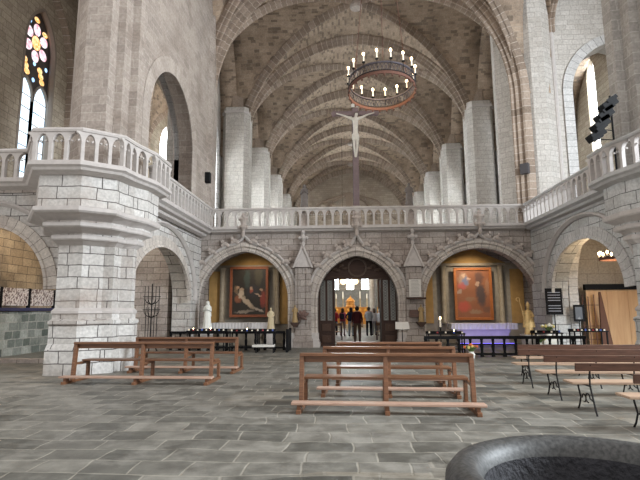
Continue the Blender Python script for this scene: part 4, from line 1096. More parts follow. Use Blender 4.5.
def altar(x0, hw, y, ztop, label, cl_label, tone, lit=False):
    r_ = empty('side_altar', (x0, y, 0), label, 'altar')
    prof = [(hw - .35, 0), (hw - .3, .1), (hw - .42, .3), (hw - .25, .6), (hw - .12, ztop - .08)]
    MB().loft([[(x0 - w_, y - .35 * (.75 + .25 * i / 4), z), (x0 + w_, y - .35 * (.75 + .25 * i / 4), z), (x0 + w_, y + .4, z), (x0 - w_, y + .4, z)] for i, (w_, z) in enumerate(prof)]).build('table_body', tone, r_, world=True)
    MB().b2((x0 - hw, y - .42, ztop - .08), (x0 + hw, y + .42, ztop)).build('table_top', M['trim'], r_, world=True)
    c = MB(); n = 60
    for seg, (ya, yb) in (('f', (y - .45, y - .45)),):
        pts = [(x0 - hw - .02 + (2 * hw + .04) * i / n, y - .46 + .012 * math.sin(i * 1.9)) for i in range(n + 1)]
        c.add([(px, py, ztop + .01) for px, py in pts] + [(px, py - .01, ztop - .24) for px, py in pts], [(i, i + 1, n + 2 + i, n + 1 + i) for i in range(n)])
    c.b2((x0 - hw - .02, y - .46, ztop), (x0 + hw + .02, y + .44, ztop + .015))
    for s_ in (-1, 1): c.b2((x0 + s_ * (hw + .01), y - .46, ztop - .24), (x0 + s_ * (hw + .02), y + .44, ztop))
    tag(c.build('altar_cloth', M['cloth'], loc=(x0, y, ztop)), cl_label, 'cloth')
altar(-5.3, 1.3, 22.2, .98, 'dark stone altar table under the dark painting', 'white cloth on the left altar', M['retable'])
altar(5.55, 1.42, 22.2, .92, 'pale curved altar table under the reddish painting', 'white cloth on the right altar lit violet-blue', M['plaster'], True)
# assumed violet-blue altar lamp: an unseen LED bar added to light the cloth
lb = empty('assumed_led_bar', (5.5, 21.35, 0.02), 'assumed slim floor LED bar throwing violet-blue light on the right altar', 'lamp')
MB().box((0, 0, .05), (2.4, .08, .06)).build('housing', M['black'], lb)
MB().box((0, .0, .085), (2.3, .05, .01)).build('lens', glow('violet_led', (.16, .12, 1.0), 3), lb)
ld = bpy.data.lights.new('led', 'AREA'); ld.shape = 'RECTANGLE'; ld.size = 2.4; ld.size_y = .05; ld.energy = 4; ld.color = (.34, .30, 1.0); ld.spread = R(110)
lo = bpy.data.objects.new('led_light', ld); COL.objects.link(lo); lo.parent = lb; lo.location = (0, .06, .12); lo.rotation_euler = (R(130), 0, 0)

# warm spots: small unseen picture lamps added at the niche heads
for x0, e in ((-5.0, 35), (5.4, 75)):
    pl_ = empty('added_picture_lamp', (x0, 21.45, 4.25 if False else 3.95), 'added small spotlight inside the %s arch aimed at the painting' % ('left' if x0 < 0 else 'right'), 'lamp')
    MB().box((0, 0, .5), (.1, .1, .14)).build('housing', M['black'], pl_)
    sd = bpy.data.lights.new('spot', 'SPOT'); sd.energy = e * 2.2; sd.spot_size = R(95); sd.spot_blend = .8; sd.color = (1, .84, .62); sd.shadow_soft_size = .08
    so = bpy.data.objects.new('lamp_light', sd); COL.objects.link(so); so.parent = pl_; so.location = (0, .05, .4); so.rotation_euler = (R(38), 0, 0)

# ==================================================================== CENTRAL DOOR SCREEN
DS = empty('door_screen', (0, 21.4, 0), 'dark carved wooden screen filling the central arch with its doors open', 'door')
mb = MB(); mb.plate([(-1.75, 2.98)] + [(x, z) for x, z in arch(0.02, 1.78, 2.98, 3.98, 10)][0:] + [(1.78, 2.98)], FY(21.36), .12)
mb.build('tympanum', M['darkwood'], DS, world=True)
t = MB(); t.lathe([(.3, 0), (.36, .05), (.3, .1)], (0, 0, 0), 14)
tm = MB(); tm.sweep([(0.0 + .36 * math.cos(q), 21.34, 3.42 + .36 * math.sin(q)) for q in [2 * PI * i / 16 for i in range(17)]], (0, 1, 0), [(0, -.05), (.07, -.05), (.07, .03), (0, .03)])
for k in range(5):
    an = PI * (k + .5) / 5
    for s_ in (1, -1): tm.ball((s_ * (.55 + .16 * k), 21.33, 3.2 + .12 * math.sin(k * 2) + .18), .1, 7, 5, 1.3, .5, .8)
tm.build('carving', plain('dark_relief_wood', (.075, .045, .03), .5), DS, world=True, smooth=True)
MB().b2((-1.75, 21.3, 2.9), (1.75, 21.5, 3.06)).build('lintel', M['darkwood'], DS, world=True)
M['lattice_glass'] = plain('dull_leaded_glass', (.30, .30, .28), .25, var=.5, scale=10)
M['panelwood'] = plain('panel_wood', (.07, .035, .022), .5)
for s_ in (-1, 1):
    xa, xb = s_ * 1.02, s_ * 1.74
    pf = MB(); lo_, hi_ = min(xa, xb), max(xa, xb)
    for x_ in (lo_ + .05, (lo_ + hi_) / 2, hi_ - .05): pf.b2((x_ - .05, 21.36, 0), (x_ + .05, 21.46, 2.95))
    for z_ in (.04, .55, 1.05, 2.9): pf.b2((lo_, 21.37, z_ - .05), (hi_, 21.45, z_ + .05))
    pf.b2((lo_, 21.39, 0), (hi_, 21.43, 1.05)); sp__ = pf.build('side_panel', M['darkwood'], DS, world=True)
    for z_ in (.3, .8):
        pm = MB(); pm.box(((lo_ + hi_) / 2, 21.35, z_), (.38, .04, .3)); pm.box(((lo_ + hi_) / 2, 21.33, z_), (.18, .04, .16), ry=R(45))
        o = pm.build('raised_panel', M['panelwood'], sp__); o.location = -DS.location
    for cxx in (lo_ + .2, hi_ - .2):
        o = MB().b2((cxx - .12, 21.41, 1.1), (cxx + .12, 21.42, 2.85)).build('leaded_light', M['lattice_glass'], sp__); o.location = -DS.location
        lt = MB()
        for k in range(14):
            z_ = 1.2 + k * .12
            lt.box((cxx, 21.39, z_), (.2, .015, .015), ry=R(38)); lt.box((cxx, 21.39, z_), (.2, .015, .015), ry=R(-38))
        o = lt.build('lattice', M['iron'], sp__); o.location = -DS.location
    # door leaf folded back into the passage
    dl = MB(); dl.box((s_ * 1.06, 21.98, 1.47), (.07, .95, 2.85)); dl.build('door_leaf', M['darkwood'], DS, world=True)

# choir beyond the door
tag(MB().b2((-2.3, 24.2, 0), (2.6, 33, .012)).build('choir_pavement', plain('pale_paving', (.42, .38, .33), .6, var=.15), loc=(0, 28, 0)), 'pale paving beyond the central doorway', 'paving')
def chair_bench(x0, y0, label):
    r_ = empty('choir_bench', (x0, y0, 0), label, 'bench', 'small benches beyond the doorway')
    MB().box((0, 0, .44), (1.1, .36, .04)).build('seat', M['seatwood'], r_)
    MB().box((0, -.2, .82), (1.1, .04, .14)).build('backrest', M['bench'], r_)
    for sx in (-.5, .5):
        MB().box((sx, -.19, .45), (.05, .05, .9)).build('leg', M['darkwood'], r_); MB().box((sx, .14, .22), (.05, .05, .44)).build('leg', M['darkwood'], r_)
chair_bench(-1.25, 25.2, 'small wooden bench just beyond the doorway on the left'); chair_bench(1.55, 25.2, 'small wooden bench just beyond the doorway on the right')
# high altar
HA = empty('high_altar', (-.1, 42.0, 0), 'golden high altar seen through the doorway', 'altar')
MB().b2((-2.6, 41.2, 0), (3.0, 43.4, .3)).build('step', M['plaster'], HA, world=True)
MB().b2((-2.0, 41.7, .3), (2.0, 42.8, 1.2)).build('altar_body', M['altar_gold'], HA, world=True)
MB().b2((-2.5, 42.3, 1.2), (2.5, 42.8, 1.75)).build('gradine', M['altar_gold'], HA, world=True)
tb = MB(); tb.lathe([(.42, 1.75), (.42, 1.85), (.36, 1.9), (.36, 2.2), (.44, 2.25), (.4, 2.3), (.2, 2.5), (.08, 2.58), (.03, 2.75)], (-.1, 42.5, 0), 8); tb.build('tabernacle', M['altar_gold'], HA, world=True)
M['altar_gold2'] = plain('bright_gold_ornament', (.8, .45, .1), .35, .4, var=.4, scale=9)  # ornaments in a brighter gold than the altar body
for k in range(9): MB().ball((-1.7 + k * .42, 41.66, .9 + .18 * (k % 2)), .16, 8, 5, 1, .4, 1.2).build('ornament', M['altar_gold2'], HA, world=True, smooth=True)
for k in range(10): MB().ball((-2.3 + k * .5, 42.27, 1.5), .12, 8, 5, 1.2, .4, 1).build('ornament', M['altar_gold2'], HA, world=True, smooth=True)
M['white_candle'] = plain('tall_white_candle', (.75, .72, .64), .6, var=.05, emis=(1, .9, .7), es=.15)
for i, (x0, z1) in enumerate(((-1.35, 1.0), (-.75, 1.3), (.75, 1.3), (1.35, 1.0), (1.9, 1.0), (-1.9, 1.0))):
    r_ = empty('altar_candle', (x0, 42.55, 1.75), 'tall white candle on the golden high altar, %s from the left' % ['second', 'third', 'fourth', 'fifth', 'sixth', 'first'][i], 'candle', 'tall candles on the high altar')
    MB().lathe([(.08, 0), (.03, .06), (.02, .7), (.05, .75)], (0, 0, 0), 8).build('candlestick', M['gold'], r_)
    MB().lathe([(.045, .75), (.045, .55 + .62 * z1)], (0, 0, 0), 8).build('wax', M['white_candle'], r_)
ad_ = bpy.data.lights.new('sanctuary', 'SPOT'); ad_.energy = 1100; ad_.color = (1, .72, .38); ad_.spot_size = R(60); ad_.shadow_soft_size = .2
sp_ = empty('added_altar_spotlight', (0.2, 37.5, 8.2), 'added spotlight aimed at the golden altar beyond the doorway', 'lamp')  # unseen lamp added to brighten the golden altar
MB().box((0, 0, 0), (.2, .3, .2), rx=R(-50)).build('housing', M['black'], sp_)
MB().tube([(0, 0, .1), (0, 0, 10.3)], .02, 6).build('suspension', M['black'], sp_)
so = bpy.data.objects.new('lamp_light', ad_); COL.objects.link(so); so.parent = sp_; so.location = (0, .25, -.1); so.rotation_euler = (R(35), 0, 0)
# choir side: stalls and column
cl_ = empty('choir_column', (1.72, 39.5, 0), 'pale round column visible right of the golden altar', 'column')
MB().lathe([(.42, 0), (.42, .5), (.3, .6), (.3, 4.2), (.42, 4.5), (.44, 4.7)], (0, 0, 0), 16).build('shaft', M['nave'], cl_, smooth=True)
tag(MB().b2((2.1, 39.4, 0), (4.6, 39.6, 5.5)).build('dark_fill_panel', M['darkwood'], loc=(3.3, 39.5, 0)), 'dark panel added to darken the gap right of the pale column beyond the doorway', 'panel')  # added dark sheet, only there to darken the view beside the column
for s_ in (-1, 1):
    st = empty('choir_stalls', (s_ * 3.6, 31, 0), 'dark carved choir stalls lining the %s side beyond the doorway' % ('left' if s_ < 0 else 'right'), 'stalls')
    MB().b2((s_ * 3.3, 25.5, 0), (s_ * 4.4, 38.5, 1.1)).build('seats', M['darkwood'], st, world=True)
    MB().b2((s_ * 4.2, 25.5, 1.1), (s_ * 4.4, 38.5, 3.6)).build('high_back', M['darkwood'], st, world=True)
    MB().b2((s_ * 3.4, 25.5, 3.55), (s_ * 4.45, 38.5, 3.8)).build('canopy', M['darkwood'], st, world=True)
    pc = MB()
    for k in range(14): pc.b2((s_ * 3.25, 25.6 + k * .98, 0), (s_ * 3.35, 25.68 + k * .98, 1.15))
    pc.build('end_panels', M['slatwood'], st, world=True)
M['drape'] = plain('grey_apse_hanging', (.32, .30, .265), .9, var=.4, scale=4)
tag(MB().b2((-7.0, 57.2, .0), (7.4, 57.6, 3.8)).build('apse_panelling', M['drape'], loc=(0, 57.4, 0)), 'grey panelling along the apse wall behind the golden altar', 'panelling')
for i, x0 in enumerate((-.72, .42)):
    r_ = empty('hanging_lamp', (x0, 46, 3.9), 'glowing globe lamp hanging in the apse, %s of the pair' % ('left' if i == 0 else 'right'), 'lamp')
    MB().ball((0, 0, .3), .3, 12, 8).build('globe', glow('warm_globe', (1, .68, .36), 3), r_, smooth=True)
    MB().tube([(0, 0, .6), (0, 0, 14.6)], .015, 5).build('cord', M['black'], r_)

for nm, loc_, en, lab_, c_ in (('added_fill_lamp', (-10.6, 15.2, 4.9), 110, 'added round lamp under the deck brightening the far left chapel', (1, .93, .82)), ('added_fill_lamp', (0.2, 24.6, 4.9), 0, 'added round lamp brightening the passage just beyond the central doorway', (1, .95, .88)), ('added_fill_lamp', (-9.2, 17.6, 4.9), 40, 'added round lamp under the deck brightening the space behind the iron candelabrum', (1, .93, .82))):
    if en == 0: loc_ = (0.2, 23.9, 4.4); en = 150
    r_ = empty(nm, (loc_[0], loc_[1], loc_[2]), lab_, 'lamp')  # unseen lamps added to brighten the left chapel and the door passage
    MB().lathe([(.16, 0), (.18, .03), (.18, .08)], (0, 0, 0), 16).build('base', M['white'], r_)
    MB().ball((0, 0, 0), .13, 12, 6, 1, 1, .4).build('diffuser', glow('fill_lamp_diffuser', c_, 6), r_, smooth=True)
    if loc_[1] > 20: MB().tube([(0, 0, .05), (0, -.2, .3), (0, -.2, .6)], .02, 6).build('bracket', M['iron'], r_)
    q_ = bpy.data.lights.new('lamp', 'POINT'); q_.energy = en; q_.color = c_; q_.shadow_soft_size = .12
    qo = bpy.data.objects.new('lamp_light', q_); COL.objects.link(qo); qo.parent = r_; qo.location = (0, 0, -.2)
# people
P_ = [
    ((0.02, 23.75, 0), 3.05, 1.70, 'person in a dark red top and brown trousers walking through the doorway', (.075, .012, .014), (.09, .055, .04), (.02, .012, .01), 'down', .16, False, None, None),
    ((-1.2, 29.6, 0), 3.3, 1.62, 'person in a bright red top at the left edge of the doorway group', (.42, .03, .045), (.03, .03, .04), (.02, .015, .012), 'front', .05, False, None, None),
    ((-.72, 29.2, 0), 3.0, 1.62, 'person in a pink top carrying a dark backpack', (.5, .10, .14), (.42, .3, .3), (.05, .03, .02), 'front', .05, True, (.04, .03, .05), None),
    ((-.22, 28.7, 0), 3.2, 1.66, 'person in a navy top and pale jeans', (.012, .022, .06), (.36, .42, .5), (.02, .015, .012), 'hips', .06, True, None, None),
    ((.16, 30.1, 0), 3.1, 1.68, 'person in blue jeans partly behind the dark red figure', (.25, .33, .5), (.03, .07, .22), (.10, .06, .04), 'down', .05, False, None, None),
    ((.84, 29.0, 0), 3.0, 1.68, 'person in a light grey shirt and black trousers right of centre', (.42, .44, .47), (.015, .017, .025), (.03, .02, .015), 'front', .06, False, None, None),
    ((1.2, 29.9, 0), 3.3, 1.60, 'person in a white top with shoulder-length hair', (.72, .70, .70), (.30, .3, .34), (.10, .06, .04), 'raised', .05, True, None, None),
    ((1.5, 29.1, 0), 2.8, 1.58, 'person in a white shirt at the right end of the group', (.70, .70, .74), (.5, .42, .36), (.42, .38, .35), 'down', .05, False, None, None)]
for a in P_: person(*a)

# ==================================================================== PIER-FRONT ITEMS
def notice(name, x0, y, z, w_, h_, label, rx=0, mat=None, lines=True, frame=None):
    r_ = empty(name, (x0, y, z), label, 'notice')
    MB().box((0, 0, h_ / 2), (w_, .03, h_)).build('sheet', mat or M['paper'], r_)
    if lines:
        l = MB(); n = int(h_ / .055)
        for k in range(1, n): l.box(((random.random() - .5) * .02, -.018, k * h_ / n), (w_ * (.6 + .15 * random.random()), .004, .012))
        l.build('text_lines', plain('grey_ink', (.22, .21, .2), .9), r_)
    return r_
notice('stone_notice', 2.38, 20.4, 2.08, .5, .74, 'pale framed notice fixed on the pier right of the doorway')
tag(MB().b2((2.0, 20.2, 1.98), (2.8, 20.42, 2.06)).build('wall_shelf', M['darkwood'], loc=(2.4, 20.3, 1.98)), 'dark shelf under the pale notice right of the doorway', 'shelf')
tag(MB().b2((2.12, 20.32, 1.25), (2.5, 20.48, 1.55)).build('collection_box', M['slatwood'], loc=(2.31, 20.4, 1.25)), 'small dark collection box on the pier right of the doorway', 'box')
tag(MB().b2((-6.69, 19.7, 7.0), (-6.28, 19.95, 7.45)).build('loudspeaker', M['black'], loc=(-6.5, 19.8, 7.0), bevel=.02), 'small black loudspeaker on the left corner pier', 'speaker')
tag(MB().box((0, 0, 0), (.36, .2, .46), rz=R(-42)).build('loudspeaker', plain('charcoal_box', (.06, .055, .06), .6), loc=(0, 0, 0), bevel=.02), 'small dark loudspeaker on the right corner pier', 'speaker').location = (7.2, 20.35, 7.5)
# lectern with open book
lc = empty('lectern', (1.68, 19.4, 0), 'thin black music stand holding an open white book beside the doorway', 'lectern')
MB().tube([(0, 0, .03), (0, 0, .95)], .018, 8).build('pole', M['iron'], lc)
lg = MB()
for k in range(3): lg.tube([(0, 0, .25), (.25 * math.cos(k * 2.1 + .3), .25 * math.sin(k * 2.1 + .3), .01)], .012, 6)
lg.build('tripod', M['iron'], lc)
MB().box((0, .0, .9), (.5, .02, .32), rx=R(-35)).build('desk', M['iron'], lc)
bk = MB(); bk.box((-.13, -.03, 1.03), (.27, .02, .34), rx=R(-35), ry=R(5)); bk.box((.13, -.03, 1.03), (.27, .02, .34), rx=R(-35), ry=R(-5))
tag(bk.build('open_book', M['paper'], loc=(0, 0, 0)), 'open white book lying on the black music stand', 'book').location = (1.68, 19.4, -.1)
# dark information board on right jamb
bd = empty('information_board', (7.62, 18.6, 1.35), 'tall black information board with rows of white text on the right wall', 'sign')
X0 = 7.64
bd.location = (7.38, 18.85, 1.36)
MB().box((0, 0, .48), (.62, .04, 1.0)).build('panel', M['black'], bd)
tl = MB()
for k in range(8):
    if k in (3,): continue
    tl.box((0, -.024, .12 + k * .1), (.46, .006, .03))
tl.build('text_lines', plain('grey_text', (.30, .31, .36), .7), bd)
MB().tube([(0, .03, 0), (0, .03, -1.32)], .02, 6).build('post', M['iron'], bd)
MB().lathe([(.2, -1.32), (.2, -1.29), (.02, -1.27)], (0, .03, 0), 12).build('foot', M['iron'], bd)

# ==================================================================== RAILINGS AND CANDLE RACKS
def railing(x0, x1, y, h, label, step=.37, skew=0):
    r_ = empty('altar_railing', ((x0 + x1) / 2, y, 0), label, 'railing')
    MB().b2((x0, y - .06, h - .1), (x1, y + .06, h)).build('top_rail', M['black'], r_, world=True)
    MB().b2((x0, y - .04, .06), (x1, y + .04, .12)).build('bottom_rail', M['black'], r_, world=True)
    n = int((x1 - x0) / step)
    m_ = None
    for k in range(n + 1):
        xx = x0 + .04 + (x1 - x0 - .08) * k / n
        if m_ is None:
            o = MB().lathe([(.065, 0), (.065, .1), (.04, .16), (.055, .3), (.06, .36), (.038, .46), (.045, h - .16), (.06, h - .08)], (0, 0, 0), 8).build('baluster', M['black'], r_, smooth=True); m_ = o.data
        else:
            o = bpy.data.objects.new('baluster', m_); COL.objects.link(o); o.parent = r_
        o.location = (xx - r_.location.x, 0, 0)
    return r_
railing(-7.6, -2.95, 19.3, .74, 'black balustrade railing before the left altar')
railing(2.08, 7.36, 16.6, .68, 'black balustrade railing before the right altar')
rt = empty('railing_gate', (-2.75, 18.8, 0), 'black panelled railing end at the right of the left enclosure', 'gate')
MB().box((0, 0, .42), (.06, 1.0, .8)).build('panel', M['black'], rt)
for s_ in (-1, 1): MB().box((0, s_ * .5, .43), (.09, .09, .86)).build('post', M['black'], rt)
def candle_rack(x0, y, w_, z, n, label, lit=True, pale=False):
    r_ = empty('candle_rack', (x0, y, 0), label, 'candle rack')
    MB().b2((-w_ / 2, -.22, z - .04), (w_ / 2, .22, z)).build('tray', M['black'], r_)
    MB().b2((-w_ / 2, .1, z), (w_ / 2, .22, z + .06)).build('rear_tier', M['black'], r_)
    for sx in (-1, 1):
        for sy in (-1, 1): MB().box((sx * (w_ / 2 - .04), sy * .18, z / 2), (.04, .04, z)).build('leg', M['black'], r_)
    MB().b2((-w_ / 2 + .04, -.16, .18), (w_ / 2 - .04, .16, .2)).build('lower_shelf', M['black'], r_)
    return r_
vc = MB()
def votive(x0, y, z, lab, grp, h=.09, lit=True, tone=None):
    r_ = empty('votive_candle', (x0, y, z), lab, 'candle', grp)
    wx = MB().lathe([(.03, 0), (.03, h)], (0, 0, 0), 8).build('wax', tone or M['wax'], r_)
    if lit: MB().ball((0, 0, h + .025), .014, 6, 5, 1, 1, 1.8).build('flame', M['flame'], wx)
red = plain('red_votive_glass', (.42, .06, .06), .3, var=.2); bluev = plain('blue_votive_glass', (.1, .16, .5), .3, var=.2)
ORD = ['leftmost of the ', 'second from left of the ', 'third from left of the ', 'fourth from left of the ', 'fifth from left of the ', 'sixth from left of the ', 'seventh from left of the ', 'eighth from left of the ', 'ninth from left of the ']
def rack_with(x0, y, w_, z, n, rl, gl, lits):
    candle_rack(x0, y, w_, z, n, rl)
    for k in range(n):
        votive(x0 - w_ / 2 + .08 + (w_ - .16) * k / max(1, n - 1), y - .1, z, ORD[k] + gl, 'small ' + gl, .05 if k % 3 else .07, k in lits, (M['wax'], red, M['wax'], bluev)[k % 4])
rack_with(-5.9, 18.6, 1.5, .80, 9, 'black candle rack crowded with votives by the white veiled statue', 'votives on the rack by the white statue', (1, 5))
rack_with(-4.45, 18.75, 1.15, .77, 6, 'plain black candle rack in the middle of the left railing', 'votives on the rack in the middle of the left railing', (3,))
rack_with(-3.55, 18.2, .72, .8, 4, 'narrow black candle rack at the right end of the left railing', 'votives on the narrow rack at the left railing end', ())
rack_with(2.95, 17.4, 1.3, .74, 5, 'black candle rack at the left end of the right railing', 'votives on the rack left of the violet cloth', (3,))
rack_with(6.4, 17.3, .95, .76, 4, 'black candle rack in front of the gilded bishop', 'votives on the rack before the gilded bishop', ())
rack_with(7.75, 17.2, 1.15, .82, 9, 'black candle rack beside the right wall with a row of candles', 'votives on the rack by the right wall', ())
tag(MB().b2((-3.65 - .35, 17.92, .22), (-3.65 + .45, 18.35, .3)).build('leaflet_pile', M['paper'], loc=(-3.6, 18.1, .22)), 'pale leaflets on the low shelf of the narrow candle rack', 'leaflets')
bc = empty('large_candle', (2.9, 17.95, 0), 'tall lit candle on a slim stand left of the violet altar cloth', 'candle')
MB().lathe([(.14, 0), (.14, .03), (.02, .06), (.02, .9), (.07, .93)], (0, 0, 0), 10).build('stand', M['iron'], bc)
MB().lathe([(.035, .93), (.035, 1.2)], (0, 0, 0), 8).build('wax', M['wax'], bc)
MB().ball((0, 0, 1.25), .03, 8, 6, 1, 1, 2).build('flame', M['flame'], bc)
# flowers
def flowers(x0, y, z, label, cols, n=14, s=.25):
    r_ = empty('flower_bouquet', (x0, y, z), label, 'flowers')
    MB().lathe([(.09, 0), (.12, .12), (.08, .2), (.1, .22)], (0, 0, 0), 10).build('vase', M['white'], r_, smooth=True)
    lf = MB()
    for k in range(16):
        a = random.random() * 6.28; lf.tube([(0, 0, .18), (s * .5 * math.cos(a), s * .5 * math.sin(a), .18 + s * .7), (s * math.cos(a), s * math.sin(a), .18 + s * (.8 + random.random() * .3))], [.02, .03, .004], 4)
    lf.build('foliage', plain('leaf_green', (.10, .17, .05), .7), r_)
    for k in range(n):
        a = random.random() * 6.28; q = random.random() ** .5 * s
        MB().ball((q * math.cos(a), q * math.sin(a), .2 + s * 1.1 * (1 - .5 * q / s) + .05 * random.random()), .05, 7, 5).build('blossom', cols[k % len(cols)], r_, smooth=True)
yel = plain('yellow_petals', (.72, .62, .22), .7); wht = plain('white_petals', (.75, .75, .66), .7); orr = plain('orange_petals', (.75, .2, .07), .7)
flowers(7.15, 18.95, .52, 'white and yellow bouquet beside the gilded bishop', [yel, wht])
flowers(6.7, 18.75, .1, 'low white flower arrangement at the foot of the gilded bishop', [wht, wht, yel], 12, .22)
tag(MB().box((0, 0, .26), (.5, .3, .52)).build('flower_stand', M['white'], loc=(0, 0, 0)), 'white block carrying the bouquet beside the bishop', 'stand').location = (7.15, 18.95, 0)
flowers(3.5, 16.1, .0, 'orange flowers on the floor in front of the right railing', [orr, orr, yel], 12, .2)
flowers(-6.1, 18.95, .0, 'white flowers on the floor below the white statue', [wht], 14, .24)

# wrought iron candle stand behind left arch
ws_ = empty('iron_candelabrum', (-8.0, 18.3, 0), 'dark wrought iron candelabrum standing behind the left arch', 'candelabrum')
ws_.scale = (.68, .68, 1)
m_ = MB(); m_.tube([(0, 0, .3), (0, 0, 2.6)], .035, 6)
for k in range(3): m_.tube([(0, 0, .5), (.45 * math.cos(k * 2.1), .45 * math.sin(k * 2.1), .02)], .03, 6)
m_.build('stem', M['iron'], ws_)
for z in (1.5, 2.0):
    for sgn in (-1, 1):
        for q in (.22, .42):
            MB().tube([(0, 0, z - .2), (sgn * q * .7, 0, z - .12), (sgn * q, 0, z), (sgn * q, 0, z + .5)], .02, 5).build('arm', M['iron'], ws_)
    MB().box((0, 0, z + .1), (1.0, .03, .03)).build('crossbar', M['iron'], ws_)
for k in range(-2, 3):
    MB().box((k * .16, .02, .95), (.03, .03, 1.5)).build('grille_bar', M['iron'], ws_)

# grille and screen by the boarding
gr = empty('iron_grille', (9.0, 19.3, 0), 'thin rusty iron grille leaning in front of the plywood boarding', 'grille')
m_ = MB()
for k in range(4): m_.box((-.35 + k * .22, 0, 1.05), (.025, .025, 2.1 - .15 * (k % 2)))
for z in (.4, .9, 1.7): m_.box((0, 0, z), (.85, .02, .025))
m_.build('bars', M['rust'], gr)
tp = MB(); tp.add([(-.0, 0, 0), (.45, 0, 0), (.12, 0, 2.2), (.06, 0, 2.2), (0, .08, 0), (.45, .08, 0), (.12, .08, 2.2), (.06, .08, 2.2)], [(0, 1, 2, 3), (7, 6, 5, 4), (0, 4, 5, 1), (1, 5, 6, 2), (2, 6, 7, 3), (3, 7, 4, 0)])
tag(tp.build('folded_banner', plain('rust_brown_cloth', (.12, .055, .035), .8), loc=(0, 0, 0)), 'folded brown banner leaning on the plywood boarding', 'banner').location = (9.2, 19.2, 0)
tv = empty('display_screen', (8.3, 18.9, 1.1), 'small black display screen in front of the plywood boarding', 'screen')
MB().box((0, 0, .3), (.4, .05, .62)).build('bezel', M['black'], tv)
MB().box((-.02, -.03, .3), (.26, .004, .46)).build('picture', canvas_mat('dim_picture', ((.03, .035, .05), (.12, .13, .15)), [(0, 0, .08, .14, .3, (.30, .32, .34))]), tv)
MB().tube([(0, .03, .0), (0, .03, -1.2)], .02, 6).build('post', M['iron'], tv)
MB().lathe([(.22, -1.2), (.22, -1.17), (.02, -1.15)], (0, .03, 0), 12).build('foot', M['iron'], tv)

# ==================================================================== CHANDELIERS
def candle_on(root, p, h, fl=.03, mat=None):
    MB().lathe([(.05, 0), (.055, .02), (.02, .03)], p, 8).build('drip_pan', M['iron'], root)
    cn = MB().lathe([(.022, .02), (.022, h)], p, 8).build('candle', M['wax'], root)
    MB().ball((p[0], p[1], p[2] + h + fl * 1.2), fl, 8, 6, 1, 1, 1.7).build('bulb', M['bulb'], cn, smooth=True)
CH = empty('chandelier', (.7, 14.6, 8.42), 'large round wrought iron chandelier ringed with lit candles', 'chandelier')
Rc = 1.06
TILT = R(-7)
CH.rotation_euler.x = TILT
UNT = Matrix.Rotation(-TILT, 3, 'X')
band = MB()
def hoop(mb, r0, r1, z0, z1, n=48):
    mb.loft([[(r_ * math.cos(2 * PI * j / n), r_ * math.sin(2 * PI * j / n), z) for j in range(n)] for r_, z in ((r0, z0), (r1, z0), (r1, z1), (r0, z1), (r0, z0))], cap=False)
hoop(band, Rc - .015, Rc + .015, 0, .1); band.build('lower_hoop', M['rust'], CH)
band = MB(); hoop(band, Rc - .02, Rc + .03, .1, .13); band.build('middle_hoop', M['iron'], CH)
band = MB(); hoop(band, Rc - .03, Rc + .01, .38, .43); band.build('upper_hoop', M['blue_iron'], CH)
lat = MB(); nn = 56
for k in range(nn):
    a0 = 2 * PI * k / nn; a1 = 2 * PI * (k + 1) / nn
    p0 = (Rc * math.cos(a0), Rc * math.sin(a0)); p1 = (Rc * math.cos(a1), Rc * math.sin(a1))
    lat.tube([(p0[0], p0[1], .07), (p1[0], p1[1], .37)], .008, 4); lat.tube([(p1[0], p1[1], .07), (p0[0], p0[1], .37)], .008, 4)
lat.build('lattice', M['blue_iron'], CH)
for k in range(28):
    a0 = 2 * PI * k / 28; MB().ball((Rc * math.cos(a0), Rc * math.sin(a0), -.04), .035, 6, 5, 1, 1, 1.3).build('pendant', M['rust'], CH)
for k in range(16):
    a0 = 2 * PI * (k + .5) / 16
    p = ((Rc + .02) * math.cos(a0), (Rc + .02) * math.sin(a0), .5)
    MB().tube([(p[0] * .99, p[1] * .99, .2), p], .012, 5).build('candle_arm', M['iron'], CH)
    candle_on(CH, p, .26, .036)
for k in range(3):
    a0 = 2 * PI * k / 3 + .5
    MB().tube([((Rc - .02) * math.cos(a0), (Rc - .02) * math.sin(a0), .4), UNT @ Vector((.12 * math.cos(a0), .12 * math.sin(a0), 8.6))], .012, 5).build('cable', M['rust'], CH)
MB().lathe([(.15, 8.55), (.15, 8.62), (.03, 8.7), (.02, 10.2)], (0, 0, 0), 10).build('hanging_ring', M['rust'], CH).rotation_euler.x = -TILT
pl_ = bpy.data.lights.new('glow', 'POINT'); pl_.energy = 90; pl_.color = (1, .72, .42); pl_.shadow_soft_size = .8
po = bpy.data.objects.new('candle_glow', pl_); COL.objects.link(po); po.parent = CH; po.location = (0, 0, .8)

C2 = empty('chandelier', (8.75, 17.0, 3.22), 'small rusty iron chandelier with lit bulbs inside the right arch', 'chandelier')
band = MB(); hoop(band, .44, .48, 0, .09, 32); band.build('hoop', M['rust'], C2)
for k in range(10):
    a0 = 2 * PI * k / 10
    candle_on(C2, (.46 * math.cos(a0), .46 * math.sin(a0), .09), .12, .035)
for k in range(3):
    a0 = 2 * PI * k / 3
    MB().tube([(.45 * math.cos(a0), .45 * math.sin(a0), .05), (0, 0, .75)], .008, 4).build('cable', M['iron'], C2)
MB().tube([(0, 0, .75), (0, 0, 1.6)], .015, 5).build('rod', M['iron'], C2)
pl_ = bpy.data.lights.new('glow', 'POINT'); pl_.energy = 70; pl_.color = (1, .72, .42); pl_.shadow_soft_size = .35
po = bpy.data.objects.new('candle_glow', pl_); COL.objects.link(po); po.parent = C2; po.location = (0, 0, .35)

